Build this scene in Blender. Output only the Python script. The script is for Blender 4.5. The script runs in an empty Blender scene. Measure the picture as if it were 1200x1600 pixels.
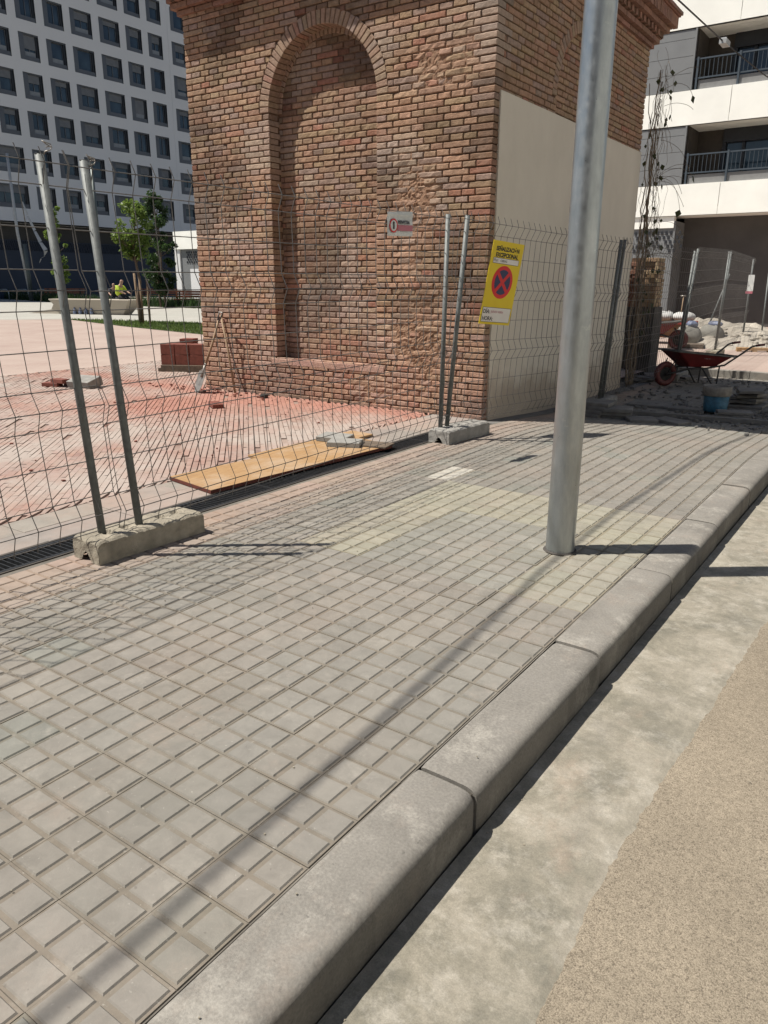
import bpy, math, random
import numpy as np
from mathutils import Vector, Matrix, noise
random.seed(7); np.random.seed(7)
S = bpy.context.scene
R = math.radians; PI = math.pi

# ------------------------------------------------------------------ camera
cam = bpy.data.cameras.new('camera'); co = bpy.data.objects.new('camera', cam); S.collection.objects.link(co)
cam.sensor_fit = 'VERTICAL'; cam.sensor_height = 36; cam.lens = 1178.7/1600*36
cam.clip_start = .05; cam.clip_end = 1500
def cam_mat(pitch, roll, yaw):
    f = Vector((-math.sin(yaw)*math.cos(pitch), math.cos(yaw)*math.cos(pitch), -math.sin(pitch)))
    r = Vector((math.cos(yaw), math.sin(yaw), 0)); u = r.cross(f)
    r2 = r*math.cos(roll)+u*math.sin(roll); u2 = -r*math.sin(roll)+u*math.cos(roll)
    return Matrix((r2, u2, -f)).transposed().to_4x4()
co.matrix_world = Matrix.Translation((0, 0, 1.45)) @ cam_mat(.29478, .003707, .6105)
S.camera = co
S.render.resolution_x = 768; S.render.resolution_y = 1024

# ------------------------------------------------------------------ light
SX, SY = .455, .352                                     # shadow shift per metre of height
w = bpy.data.worlds.new('World'); S.world = w; w.use_nodes = True
nt = w.node_tree; bg = nt.nodes['Background']
sky = nt.nodes.new('ShaderNodeTexSky'); sky.sky_type = 'NISHITA'; sky.sun_disc = False
sky.sun_elevation = math.atan(1/math.hypot(SX, SY)); sky.sun_rotation = R(233)
nt.links.new(sky.outputs[0], bg.inputs[0]); bg.inputs[1].default_value = .055
sl = bpy.data.lights.new('sun', 'SUN'); so = bpy.data.objects.new('sun', sl); S.collection.objects.link(so)
sl.energy = 5.0; sl.angle = R(.48); sl.color = (1, .945, .86)
so.rotation_euler = Vector((SX, SY, -1)).to_track_quat('-Z', 'Y').to_euler(); so.location = (-8, -8, 20)
S.view_settings.view_transform = 'Standard'; S.view_settings.look = 'None'
S.view_settings.exposure = .53; S.view_settings.gamma = 1
S.render.engine = 'CYCLES'

# ------------------------------------------------------------------ materials
def lin(c): return tuple(((v/255)/12.92 if v <= 10 else (((v/255)+.055)/1.055)**2.4) for v in c)
class N:
    def __init__(s, name):
        s.m = bpy.data.materials.new(name); s.m.use_nodes = True; s.t = s.m.node_tree
        s.b = s.t.nodes['Principled BSDF']; s.tc = s.t.nodes.new('ShaderNodeTexCoord')
    def n(s, typ, **k):
        x = s.t.nodes.new(typ)
        for a, v in k.items(): setattr(x, a, v)
        return x
    def L(s, a, b): s.t.links.new(a, b)
    def noise(s, scale, detail=4, rough=.55, vec=None, stretch=None):
        x = s.n('ShaderNodeTexNoise'); x.inputs['Scale'].default_value = scale
        x.inputs['Detail'].default_value = detail; x.inputs['Roughness'].default_value = rough
        v = vec or s.tc.outputs['Object']
        if stretch:
            mp = s.n('ShaderNodeMapping'); mp.inputs['Scale'].default_value = stretch; s.L(v, mp.inputs[0]); v = mp.outputs[0]
        s.L(v, x.inputs['Vector']); return x.outputs['Fac']
    def ramp(s, fac, stops):
        x = s.n('ShaderNodeValToRGB'); e = x.color_ramp.elements
        while len(e) < len(stops): e.new(.5)
        for i, (p, c) in enumerate(stops):
            e[i].position = p; e[i].color = (c, c, c, 1) if isinstance(c, (int, float)) else (*c[:3], 1)
        s.L(fac, x.inputs[0]); return x.outputs[0]
    def mix(s, fac, a, b, mode='MIX'):
        x = s.n('ShaderNodeMixRGB', blend_type=mode)
        for sock, v in ((x.inputs[0], fac), (x.inputs[1], a), (x.inputs[2], b)):
            if isinstance(v, (int, float)): sock.default_value = v
            elif isinstance(v, tuple): sock.default_value = (*v[:3], 1)
            else: s.L(v, sock)
        return x.outputs[0]
    def col(s, c):
        if isinstance(c, tuple): s.b.inputs['Base Color'].default_value = (*c[:3], 1)
        else: s.L(c, s.b.inputs['Base Color'])
    def set(s, rough=.8, metal=0., spec=None):
        s.b.inputs['Roughness'].default_value = rough; s.b.inputs['Metallic'].default_value = metal
        if spec is not None: s.b.inputs['Specular IOR Level'].default_value = spec
    def bump(s, h, strength=.3, dist=.01):
        x = s.n('ShaderNodeBump'); x.inputs['Strength'].default_value = strength; x.inputs['Distance'].default_value = dist
        s.L(h, x.inputs['Height'])
        if s.b.inputs['Normal'].is_linked: s.L(s.b.inputs['Normal'].links[0].from_socket, x.inputs['Normal'])
        s.L(x.outputs[0], s.b.inputs['Normal'])
    def attr(s, name='tint'):
        x = s.n('ShaderNodeAttribute'); x.attribute_name = name; return x.outputs['Color']
MATS = {}
def simple(name, c, rough=.7, metal=0., var=.25, scale=6., bump=.15, bscale=60., dist=.003, spec=None):
    if name in MATS: return MATS[name]
    m = N(name); f = m.noise(scale, 5)
    a = tuple(v*(1-var) for v in c); b = tuple(min(1, v*(1+var)) for v in c)
    m.col(m.ramp(f, [(.3, a), (.7, b)])); m.set(rough, metal, spec)
    if bump: m.bump(m.noise(bscale, 4), bump, dist)
    MATS[name] = m.m; return m.m
def tinted_(): pass
def tinted(name, rough=.85, scale=30., var=.35, bump=.5, bscale=90., dist=.004, dust=None, dustscale=1.2, dustramp=(.45, .7), dustmax=.8, fine=True):
    m = N(name); t = m.attr()
    f = m.ramp(m.noise(scale, 6, .65), [(.25, 1-var), (.75, 1+var*.6)])
    c = m.mix(1., t, f, 'MULTIPLY')
    if dust:
        d = m.ramp(m.noise(dustscale, 6, .65), [(dustramp[0], 0.), (dustramp[1], dustmax)])
        if name == 'red_paving_brick':
            ax_ = m.n('ShaderNodeAttribute'); ax_.attribute_name = 'tint'; mu_ = m.n('ShaderNodeMath', operation='MULTIPLY'); m.L(d, mu_.inputs[0]); m.L(ax_.outputs['Alpha'], mu_.inputs[1]); d = mu_.outputs[0]
        c = m.mix(d, c, dust)
    m.col(c); m.set(rough, 0, .25)
    if bump: m.bump(m.noise(bscale, 6, .7), bump, dist)
    MATS[name] = m.m; return m.m

M_brick = tinted('old_brick', .92, 22, .35, 1., 60, .010, dust=(.55, .42, .33), dustscale=5, dustramp=(.5, .75), dustmax=.35)
M_newbrick = simple('new_red_brick', (.24, .07, .045), .8, var=.2, scale=20, bump=.3, bscale=120)
m = N('mortar'); c = m.ramp(m.noise(9, 7, .7), [(.3, (.12, .07, .048)), (.5, (.20, .12, .08)), (.72, (.33, .22, .155))]); m.col(c); m.set(.95, 0, .2)
m.bump(m.noise(40, 8, .75), .9, .012); MATS['mortar'] = M_mortar = m.m
m = N('crumbled_brick'); c = m.ramp(m.noise(24, 8, .75), [(.3, (.27, .145, .09)), (.5, (.42, .255, .165)), (.7, (.55, .38, .27))]); m.col(c); m.set(.95, 0, .2); m.bump(m.noise(60, 8, .8), 1., .012); M_crumb = m.m
m = N('paver_tile'); t = m.attr()
nz1 = m.n('ShaderNodeTexNoise'); nz1.inputs['Scale'].default_value = 11; nz1.inputs['Detail'].default_value = 10; nz1.inputs['Roughness'].default_value = .72; nz1.inputs['Distortion'].default_value = .6; m.L(m.tc.outputs['Object'], nz1.inputs['Vector'])
c = m.mix(1., t, m.ramp(nz1.outputs['Fac'], [(.3, .84), (.5, 1.), (.7, 1.12)]), 'MULTIPLY')
c = m.mix(m.ramp(m.noise(6.5, 9, .75), [(.54, 0.), (.68, .4)]), c, (.50, .46, .40))
c = m.mix(m.ramp(m.noise(1.4, 9, .75), [(.50, 0.), (.62, .34)]), c, (.235, .23, .20)); c = m.mix(m.ramp(m.noise(2.3, 9, .78), [(.54, 0.), (.66, .35)]), c, (.42, .345, .285))
c = m.mix(m.ramp(m.noise(75, 3, .6), [(.66, 0.), (.74, .5)]), c, (.56, .53, .47))
c = m.mix(m.ramp(m.noise(38, 2, .5), [(.72, 0.), (.78, .5)]), c, (.15, .13, .11))
m.col(c); m.set(.85, 0, .25); m.bump(m.noise(170, 5, .7), .35, .0015); m.bump(m.noise(30, 6, .7), .35, .002); M_tile = m.m
# kerb concrete
m = N('kerb_concrete')
c = m.ramp(m.noise(3.0, 8, .68), [(.3, (.22, .205, .182)), (.5, (.31, .29, .255)), (.72, (.41, .385, .34))])
st = m.ramp(m.noise(5, 8, .75, stretch=(1, 1, 3)), [(.60, 0.), (.72, .55)])
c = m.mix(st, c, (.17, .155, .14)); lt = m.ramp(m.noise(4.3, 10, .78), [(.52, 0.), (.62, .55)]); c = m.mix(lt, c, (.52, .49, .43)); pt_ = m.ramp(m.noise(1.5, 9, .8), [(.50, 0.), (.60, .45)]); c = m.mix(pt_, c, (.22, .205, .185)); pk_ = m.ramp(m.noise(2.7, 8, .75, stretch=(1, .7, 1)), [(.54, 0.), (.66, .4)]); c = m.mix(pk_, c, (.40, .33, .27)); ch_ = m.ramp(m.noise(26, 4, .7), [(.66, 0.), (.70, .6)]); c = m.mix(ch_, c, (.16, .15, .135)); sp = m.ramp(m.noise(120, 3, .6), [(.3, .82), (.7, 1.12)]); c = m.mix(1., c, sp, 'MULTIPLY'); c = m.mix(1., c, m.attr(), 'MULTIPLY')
m.col(c); m.set(.85, 0, .25); m.bump(m.noise(140, 5, .7), .5, .003); m.bump(m.noise(8, 5, .6), .3, .01); M_kerb = m.m
# gutter concrete
m = N('gutter_concrete')
nz1 = m.n('ShaderNodeTexNoise'); nz1.inputs['Scale'].default_value = 3.6; nz1.inputs['Detail'].default_value = 12; nz1.inputs['Roughness'].default_value = .74; nz1.inputs['Distortion'].default_value = .35; m.L(m.tc.outputs['Object'], nz1.inputs['Vector'])
c = m.ramp(nz1.outputs['Fac'], [(.30, (.20, .19, .155)), (.46, (.31, .285, .225)), (.54, (.39, .355, .285)), (.68, (.49, .45, .37))])
g2 = m.ramp(m.noise(9, 9, .78), [(.5, 0.), (.66, .55)]); c = m.mix(g2, c, (.60, .56, .48))
fs_ = m.ramp(m.noise(24, 10, .82), [(.36, .86), (.64, 1.1)]); c = m.mix(1., c, fs_, 'MULTIPLY'); g4 = m.ramp(m.noise(2.6, 9, .75, stretch=(1, .6, 1)), [(.56, 0.), (.70, .35)]); c = m.mix(g4, c, (.50, .37, .28))
g3 = m.ramp(m.noise(1.7, 9, .75, stretch=(1.5, .8, 1)), [(.52, 0.), (.66, .4)]); c = m.mix(g3, c, (.24, .225, .19))
gr = m.ramp(m.noise(260, 2, .6), [(.3, .86), (.7, 1.1)]); c = m.mix(1., c, gr, 'MULTIPLY')
m.col(c); m.set(.85, 0, .25); m.bump(m.noise(60, 8, .7), .5, .004); M_gutter = m.m
# asphalt, tan with exposed aggregate
m = N('tan_aggregate')
v = m.n('ShaderNodeTexVoronoi'); v.inputs['Scale'].default_value = 290; m.L(m.tc.outputs['Object'], v.inputs['Vector'])
c = m.ramp(v.outputs['Distance'], [(.1, (.41, .35, .265)), (.5, (.29, .245, .18)), (.8, (.15, .125, .095))])
cc = m.n('ShaderNodeSeparateColor'); m.L(v.outputs['Color'], cc.inputs[0])
c = m.mix(m.ramp(cc.outputs[0], [(.0, .0), (1, .55)]), c, (.50, .425, .32))
c = m.mix(m.ramp(cc.outputs[1], [(.86, 0.), (.95, .6)]), c, (.13, .10, .075))
f = m.ramp(m.noise(1.6, 6, .65), [(.3, .86), (.7, 1.14)]); c = m.mix(1., c, f, 'MULTIPLY')
f = m.ramp(m.noise(45, 4, .7), [(.3, .8), (.7, 1.15)]); c = m.mix(1., c, f, 'MULTIPLY')
m.col(c); m.set(.9, 0, .2); m.bump(v.outputs['Distance'], -.6, .004); m.bump(m.noise(70, 5, .7), .35, .004); M_asph = m.m
M_sandjoint = simple('sand_joint', (.20, .18, .15), .95, var=.4, scale=5)
M_dark = simple('joint_dark', (.085, .075, .065), .95, var=.3)
M_slab = tinted('edging_slab', .85, 9, .2, .3, 120, .002, dust=(.50, .36, .29), dustscale=1.4, dustramp=(.42, .66), dustmax=.7)
M_redpav = tinted('red_paving_brick', .9, 25, .25, .5, 120, .003, dust=(.53, .465, .41), dustscale=1.3, dustramp=(.30, .60), dustmax=.88)
m = N('red_paving_joint'); c = m.ramp(m.noise(1.1, 6, .65), [(.36, (.24, .13, .10)), (.60, (.42, .32, .265))]); m.col(c); m.set(.95); m.bump(m.noise(80, 5), .5, .004); M_redjoint = m.m
m = N('far_red_paving')
br = m.n('ShaderNodeTexBrick'); mp = m.n('ShaderNodeMapping'); mp.inputs['Rotation'].default_value = (0, 0, R(-45)); m.L(m.tc.outputs['Object'], mp.inputs[0]); m.L(mp.outputs[0], br.inputs['Vector'])
br.inputs['Scale'].default_value = 1; br.inputs['Brick Width'].default_value = .25; br.inputs['Row Height'].default_value = .065; br.inputs['Mortar Size'].default_value = .005
br.inputs['Color1'].default_value = (.44, .325, .275, 1); br.inputs['Color2'].default_value = (.48, .36, .305, 1); br.inputs['Mortar'].default_value = (.33, .22, .18, 1)
d = m.ramp(m.noise(.7, 6, .7), [(.35, .1), (.65, .85)]); m.col(m.mix(d, br.outputs[0], (.56, .45, .38))); m.set(.9); M_farred = m.m
m = N('pale_paving'); br = m.n('ShaderNodeTexBrick'); m.L(m.tc.outputs['Object'], br.inputs['Vector']); br.inputs['Scale'].default_value = 1
br.inputs['Brick Width'].default_value = 1.2; br.inputs['Row Height'].default_value = .6; br.inputs['Mortar Size'].default_value = .012
br.inputs['Color1'].default_value = (.50, .49, .43, 1); br.inputs['Color2'].default_value = (.55, .53, .47, 1); br.inputs['Mortar'].default_value = (.33, .31, .27, 1)
d = m.ramp(m.noise(.5, 5, .7), [(.35, 0.), (.7, .4)]); m.col(m.mix(d, br.outputs[0], (.42, .39, .34))); m.set(.9); M_pale = m.m
M_ground = simple('ground_earth', (.30, .27, .23), .95, var=.2, scale=.4)
M_galv = None
m = N('galvanised_steel'); c = m.ramp(m.noise(14, 6, .7, stretch=(1, 1, .25)), [(.3, (.42, .455, .465)), (.55, (.54, .575, .585)), (.75, (.66, .69, .69))])
d = m.ramp(m.noise(7, 9, .8), [(.60, 0.), (.66, .55)]); c = m.mix(d, c, (.78, .78, .74))
m.col(c); m.set(.36, .85); m.L(m.ramp(m.noise(18, 6, .7), [(.3, .27), (.7, .48)]), m.b.inputs['Roughness']); m.bump(m.noise(60, 4), .12, .002); M_galv = m.m
M_post = simple('fence_steel', (.20, .215, .21), .62, .3, var=.2, scale=30, bump=.1)
M_wire = simple('fence_wire', (.20, .19, .18), .55, .4, var=.2, scale=20, bump=0)
M_conc = simple('block_concrete', (.40, .355, .275), .95, var=.3, scale=12, bump=.9, bscale=110, dist=.006)
M_conc2 = simple('grey_block_concrete', (.36, .345, .315), .95, var=.25, scale=10, bump=.7, bscale=90, dist=.006)
M_grate = simple('cast_iron', (.055, .058, .062), .55, .6, var=.3, scale=30, bump=.3)
M_void = simple('channel_void', (.012, .012, .012), .9, bump=0)
m = N('plywood'); c = m.ramp(m.noise(5, 7, .65, stretch=(14, 1.2, 14)), [(.3, (.36, .20, .085)), (.55, (.49, .295, .13)), (.75, (.58, .39, .2))])
d = m.ramp(m.noise(2.2, 6, .7), [(.45, 0.), (.65, .5)]); c = m.mix(d, c, (.60, .49, .37)); m.col(c); m.set(.7); m.bump(m.noise(60, 5), .2, .002); M_ply = m.m
M_plyedge = simple('plywood_edge', (.16, .035, .02), .7, var=.3)
M_paverloose = simple('loose_grey_paver', (.36, .35, .32), .9, var=.15, scale=15, bump=.4)
m = N('plaster'); c = m.ramp(m.noise(1.1, 7, .65, stretch=(1, 1, .6)), [(.3, (.53, .485, .41)), (.7, (.62, .57, .485))])
sx = m.n('ShaderNodeSeparateXYZ'); m.L(m.tc.outputs['Object'], sx.inputs[0])
ad = m.n('ShaderNodeMath', operation='MULTIPLY_ADD'); ad.inputs[1].default_value = 1.1; m.L(m.noise(2.4, 7, .7), ad.inputs[0]); 
mm = m.n('ShaderNodeMath', operation='MULTIPLY'); mm.inputs[1].default_value = -1.; m.L(sx.outputs['Z'], mm.inputs[0]); m.L(mm.outputs[0], ad.inputs[2])
st = m.ramp(ad.outputs[0], [(.0, 0.), (.35, .75)]); sc_ = m.ramp(m.noise(3.5, 10, .8, stretch=(1, 1, .35)), [(.56, 0.), (.66, .22)]); c = m.mix(sc_, c, (.50, .44, .35)); c = m.mix(st, c, (.30, .24, .18))
m.col(c); m.set(.92); m.bump(m.noise(25, 6, .6), .3, .005); m.bump(m.noise(2.5, 5, .6), .5, .02); M_plaster = m.m
M_yellow = simple('sign_yellow', (1.0, .72, .008), .45, var=.06, bump=0)
M_red = simple('sign_red', (.85, .012, .02), .45, var=.08, bump=0)
M_blue = simple('sign_blue', (.018, .03, .12), .45, var=.1, bump=0)
M_black = simple('sign_black', (.012, .012, .012), .5, var=.1, bump=0)
M_white = simple('sign_white', (1.0, .93, .87), .5, var=.06, bump=0)
M_signwh = simple('worn_white_sheet', (.85, .87, .84), .5, var=.12, bump=0)
M_signpk = simple('faded_red_band', (.62, .20, .25), .5, var=.15, bump=0)
M_bwhite = simple('render_offwhite', (.84, .84, .78), .85, var=.06, scale=.9, bump=.1)
M_lwhite = simple('facade_offwhite', (1.0, 1.0, 1.0), .85, var=.05, scale=.2, bump=0)
M_wframe = simple('window_frame_grey', (.14, .155, .18), .5, var=.15, scale=.8, bump=0)
M_wdark = simple('window_reveal_dark', (.025, .028, .035), .5, var=.2, bump=0)
M_blind = simple('roller_blind', (.21, .22, .235), .6, var=.15, scale=1.5, bump=0)
M_blind2 = simple('window_apron', (.28, .30, .32), .5, var=.2, scale=1., bump=0)
m = N('glass_dark'); m.col(m.ramp(m.noise(.6, 3), [(.35, (.012, .02, .035)), (.7, (.035, .06, .085))])); m.set(.06, 0, .6); M_glass = m.m
M_navy = simple('navy_cladding', (.045, .06, .095), .6, var=.12, scale=.6, bump=0)
M_soffit = simple('soffit_dark', (.10, .095, .09), .8, var=.1, bump=0)
M_panel = simple('perforated_grey_panel', (.25, .26, .265), .6, var=.08, scale=1.2, bump=.25, bscale=160)
M_rail = simple('railing_bluegrey', (.09, .115, .14), .5, .3, var=.1, bump=0)
M_railin = simple('balcony_upstand', (.28, .28, .275), .7, var=.1, bump=0)
M_gwall = simple('charcoal_wall', (.11, .103, .098), .85, var=.2, scale=.8, bump=.2)
M_inner = simple('balcony_brown_wall', (.09, .075, .06), .8, var=.1, bump=0)
M_bark = simple('bark', (.16, .12, .085), .9, var=.3, scale=15, bump=.5)
M_stake = simple('stake_wood', (.28, .19, .115), .85, var=.25, scale=20)
M_vine = simple('vine_stem', (.26, .20, .14), .9, var=.35, scale=30)
def leafmat(name, c, c2):
    m = N(name); t = m.attr(); m.col(m.mix(m.ramp(m.noise(3, 3), [(.35, 0.), (.65, 1.)]), c, c2)); m.set(.5, 0, .3)
    tr = m.n('ShaderNodeBsdfTranslucent'); tr.inputs[0].default_value = (*[min(1, v*1.6) for v in c2], 1)
    ms = m.n('ShaderNodeMixShader'); ms.inputs[0].default_value = .35; o = m.t.nodes['Material Output']
    m.L(m.b.outputs[0], ms.inputs[1]); m.L(tr.outputs[0], ms.inputs[2]); m.L(ms.outputs[0], o.inputs[0]); return m.m
M_leafA = leafmat('leaf_bright', (.085, .15, .022), (.15, .22, .045)); M_leafB = leafmat('leaf_dark', (.02, .045, .014), (.04, .075, .022))
M_leafC = leafmat('leaf_vine', (.022, .03, .012), (.05, .06, .025)); M_grass = leafmat('grass_blade', (.07, .13, .025), (.13, .18, .05))
M_lawn = simple('lawn_soil', (.075, .105, .03), .95, var=.35, scale=4)
M_stone = simple('pale_bench_stone', (.60, .53, .43), .8, var=.06, scale=1)
M_bench = simple('bench_wood', (.38, .14, .075), .7, var=.25, scale=6)
M_steelgreen = simple('lamp_paint', (.13, .155, .15), .5, .3, var=.1)
M_film = simple('plastic_film', (.55, .57, .57), .35, var=.1)
M_hivis = simple('hivis_yellow', (.62, .80, .05), .6, var=.08, bump=0)
M_cloth = simple('dark_trousers', (.018, .02, .028), .9, bump=0)
M_skin = simple('skin', (.45, .27, .19), .6, var=.05, bump=0)
M_shovelwood = simple('handle_wood', (.40, .27, .16), .7, var=.2, scale=15)
M_steel = simple('worn_steel', (.40, .37, .33), .45, .6, var=.3, scale=12)
M_blacktape = simple('black_grip', (.03, .027, .025), .6, bump=0)
M_barrow = simple('barrow_red', (.17, .014, .014), .45, var=.2, scale=5)
M_tray = simple('tray_inside_grey', (.13, .125, .115), .7, var=.25, scale=8)
M_tube = simple('barrow_tube', (.05, .048, .045), .5, .4, var=.2)
M_tyre = simple('tyre', (.03, .028, .026), .9, var=.2)
M_rim = simple('rim_red', (.13, .022, .02), .6, var=.2)
M_bucket = simple('bucket_blue', (.035, .15, .24), .6, var=.35, scale=18)
M_bucketrim = simple('bucket_crust', (.30, .28, .25), .9, var=.25, scale=18)
M_darkslab = simple('grey_slab', (.21, .20, .185), .9, var=.25, scale=9, bump=.4)
M_rubble = simple('rubble_white', (.50, .45, .375), .95, var=.2, scale=3, bump=.9, bscale=25, dist=.03)
M_sack = simple('white_sack', (.66, .66, .64), .75, var=.08, bump=.5, bscale=30, dist=.01)
M_bluecloth = simple('blue_film', (.20, .24, .36), .5, var=.3, scale=9)
M_bigbag = simple('grey_sack', (.30, .29, .255), .9, var=.2, scale=5, bump=.6, bscale=30, dist=.01)
M_rust = simple('rusty_tub', (.30, .15, .07), .85, var=.35, scale=9)
M_tubred = simple('tub_red_rim', (.45, .05, .035), .6, var=.2)
M_roof = simple('roof_tile', (.30, .13, .085), .9, var=.3, scale=9, bump=.5)
M_cornice = tinted('cornice_brick', .9, 20, .4, .8, 70, .006)
M_render = simple('dark_render', (.085, .082, .078), .95, var=.35, scale=5, bump=.8, bscale=40, dist=.01)
M_cable = simple('black_cable', (.02, .02, .02), .6, bump=0)

# ------------------------------------------------------------------ helpers
COL = S.collection
def tag(o, label=None, cat=None, group=None, kind=None):
    if label: o['label'] = label
    if cat: o['category'] = cat
    if group: o['group'] = group
    if kind: o['kind'] = kind
    return o
def empty(name, loc=(0, 0, 0), rz=0, label=None, cat=None, group=None):
    o = bpy.data.objects.new(name, None); COL.objects.link(o); o.location = loc; o.rotation_euler = (0, 0, rz); o.empty_display_size = .1
    return tag(o, label, cat, group)
class MB:
    def __init__(s): s.v = []; s.f = []; s.m = []; s.c = []; s.sm = []
    def add(s, vs, fs, mat=0, tint=(.5, .5, .5), smooth=False):
        o = len(s.v); s.v += [tuple(p) for p in vs]
        for f in fs: s.f.append([i+o for i in f]); s.m.append(mat); s.c.append(tint); s.sm.append(smooth)
    def box(s, a, b, mat=0, M=None, tint=(.5, .5, .5), bev=0., skip=()):
        x0, y0, z0 = a; x1, y1, z1 = b
        if bev > 0:
            e = bev; vs = []; 
            # chamfer on all vertical and top edges: two rings
            def ring(z, i): return [(x0+i, y0+i, z), (x1-i, y0+i, z), (x1-i, y1-i, z), (x0+i, y1-i, z)]
            vs = ring(z0, 0)+ring(z1-e, 0)+ring(z1, e)
            fs = [(3, 2, 1, 0), (8, 9, 10, 11)]+[(i, (i+1) % 4, 4+(i+1) % 4, 4+i) for i in range(4)]+[(4+i, 4+(i+1) % 4, 8+(i+1) % 4, 8+i) for i in range(4)]
        else:
            vs = [(x0, y0, z0), (x1, y0, z0), (x1, y1, z0), (x0, y1, z0), (x0, y0, z1), (x1, y0, z1), (x1, y1, z1), (x0, y1, z1)]
            fs = [(3, 2, 1, 0), (4, 5, 6, 7), (0, 1, 5, 4), (1, 2, 6, 5), (2, 3, 7, 6), (3, 0, 4, 7)]
        if M is not None: vs = [M @ Vector(p) for p in vs]
        s.add(vs, fs, mat, tint); return s
    def tube(s, pts, r, n=8, mat=0, tint=(.5, .5, .5), cap=True, smooth=True):
        pts = [Vector(p) for p in pts]; k = len(pts); rs = r if isinstance(r, (list, tuple)) else [r]*k
        vs = []; t0 = None; ref = None
        for i, p in enumerate(pts):
            t = (pts[min(i+1, k-1)]-pts[max(i-1, 0)]).normalized()
            if ref is None:
                ref = t.orthogonal().normalized()
            else:
                ref = (ref-t*ref.dot(t)); ref = ref.normalized() if ref.length > 1e-6 else t.orthogonal().normalized()
            b = t.cross(ref)
            for j in range(n):
                a = 2*PI*j/n+PI/n; vs.append(p+(ref*math.cos(a)+b*math.sin(a))*rs[i])
        fs = [(i*n+j, i*n+(j+1) % n, (i+1)*n+(j+1) % n, (i+1)*n+j) for i in range(k-1) for j in range(n)]
        if cap: fs += [tuple(range(n))[::-1], tuple((k-1)*n+j for j in range(n))]
        s.add(vs, fs, mat, tint, smooth); return s
    def lathe(s, prof, n=24, mat=0, M=None, smooth=True, tint=(.5, .5, .5)):
        vs = [(r*math.cos(2*PI*j/n), r*math.sin(2*PI*j/n), z) for r, z in prof for j in range(n)]
        if M is not None: vs = [M @ Vector(p) for p in vs]
        k = len(prof); fs = [(i*n+j, i*n+(j+1) % n, (i+1)*n+(j+1) % n, (i+1)*n+j) for i in range(k-1) for j in range(n)]
        s.add(vs, fs, mat, tint, smooth); return s
    def loft(s, rings, mat=0, closed=True, caps=True, tint=(.5, .5, .5), smooth=False):
        n = len(rings[0]); vs = [p for r in rings for p in r]; m_ = n if closed else n-1
        fs = [(i*n+j, i*n+(j+1) % n, (i+1)*n+(j+1) % n, (i+1)*n+j) for i in range(len(rings)-1) for j in range(m_)]
        if caps: fs += [tuple(range(n))[::-1], tuple((len(rings)-1)*n+j for j in range(n))]
        s.add(vs, fs, mat, tint, smooth); return s
    def build(s, name, mats, parent=None, loc=None, fn=None, recalc=True):
        me = bpy.data.meshes.new(name); vs = s.v
        if fn: vs = [fn(p) for p in vs]
        me.from_pydata(vs, [], s.f)
        for m_ in (mats if isinstance(mats, (list, tuple)) else [mats]): me.materials.append(m_)
        me.polygons.foreach_set('material_index', s.m); me.polygons.foreach_set('use_smooth', s.sm)
        at = me.attributes.new('tint', 'FLOAT_COLOR', 'FACE')
        at.data.foreach_set('color', np.array([(*c[:3], c[3] if len(c) > 3 else 1) for c in s.c], dtype=np.float32).ravel())
        if recalc:
            import bmesh; bm = bmesh.new(); bm.from_mesh(me); bmesh.ops.recalc_face_normals(bm, faces=bm.faces); bm.to_mesh(me); bm.free()
        me.update()
        o = bpy.data.objects.new(name, me); COL.objects.link(o)
        if parent: o.parent = parent
        if loc: o.location = loc
        return o
def struct(o): o['kind'] = 'structure'; return o
def copy_tree(o, parent=None):
    c = o.copy(); COL.objects.link(c)
    if parent: c.parent = parent
    for ch in list(o.children): copy_tree(ch, c)
    return c
def fbm(x, y, z=0, s=1.): return noise.fractal(Vector((x*s, y*s, z*s)), 1., 2., 4)
def sm(a, b, x): t = max(0, min(1, (x-a)/(b-a))); return t*t*(3-2*t)
def gz(x, y):
    if y > 14.7: return -.02*sm(-4.6, -4., x)
    return -.14*sm(6.8, 10, y)*sm(-4.4, -3.95, x)
def drop(p): return (p[0], p[1], p[2]+gz(p[0], p[1]))
def jit(c, a): k = 1+random.uniform(-a, a); return tuple(max(0, v*k*(1+random.uniform(-a, a)*.25)) for v in c)

# ================================================================== SETTING
# broad ground
b = MB(); b.add([(-400, -60, -.34), (400, -60, -.34), (400, 400, -.34), (-400, 400, -.34)], [(0, 1, 2, 3)])
struct(b.build('ground', M_ground))
# road
b = MB(); xs = [-.86, 0, 2, 5, 9]; ys = list(np.arange(-6, 20, .5))+[24, 30]
def sheet(b, xs, ys, z, mat=0):
    o = [(x, y, z) for y in ys for x in xs]; n = len(xs)
    b.add(o, [(j*n+i, j*n+i+1, (j+1)*n+i+1, (j+1)*n+i) for j in range(len(ys)-1) for i in range(n-1)], mat)
sheet(b, xs, ys, -.154); struct(b.build('road', M_asph, fn=drop))
# gutter strip with a ragged edge
b = MB(); ys = np.arange(-3, 24, .016); vs = []; 
for y in ys:
    e = float(np.interp(y, [-3, .6, 1.25, 1.7, 2.2, 2.7, 3.3, 4, 6, 24], [-.47, -.46, -.485, -.51, -.505, -.48, -.46, -.43, -.42, -.40]))+.006*fbm(y, 9, 0, 3)+.009*fbm(y, 1, 0, 14)+.006*fbm(y, 2, 0, 45)
    vs += [(-.86, y, -.1475), (-.66, y, -.148), (e, y, -.149), (e+.028+.008*fbm(y, 6, 0, 7), y, -.1543)]
b.add(vs, [(4*i+k, 4*i+k+1, 4*i+5+k, 4*i+4+k) for i in range(len(ys)-1) for k in range(3)])
struct(b.build('gutter_strip', M_gutter, fn=drop))
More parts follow.
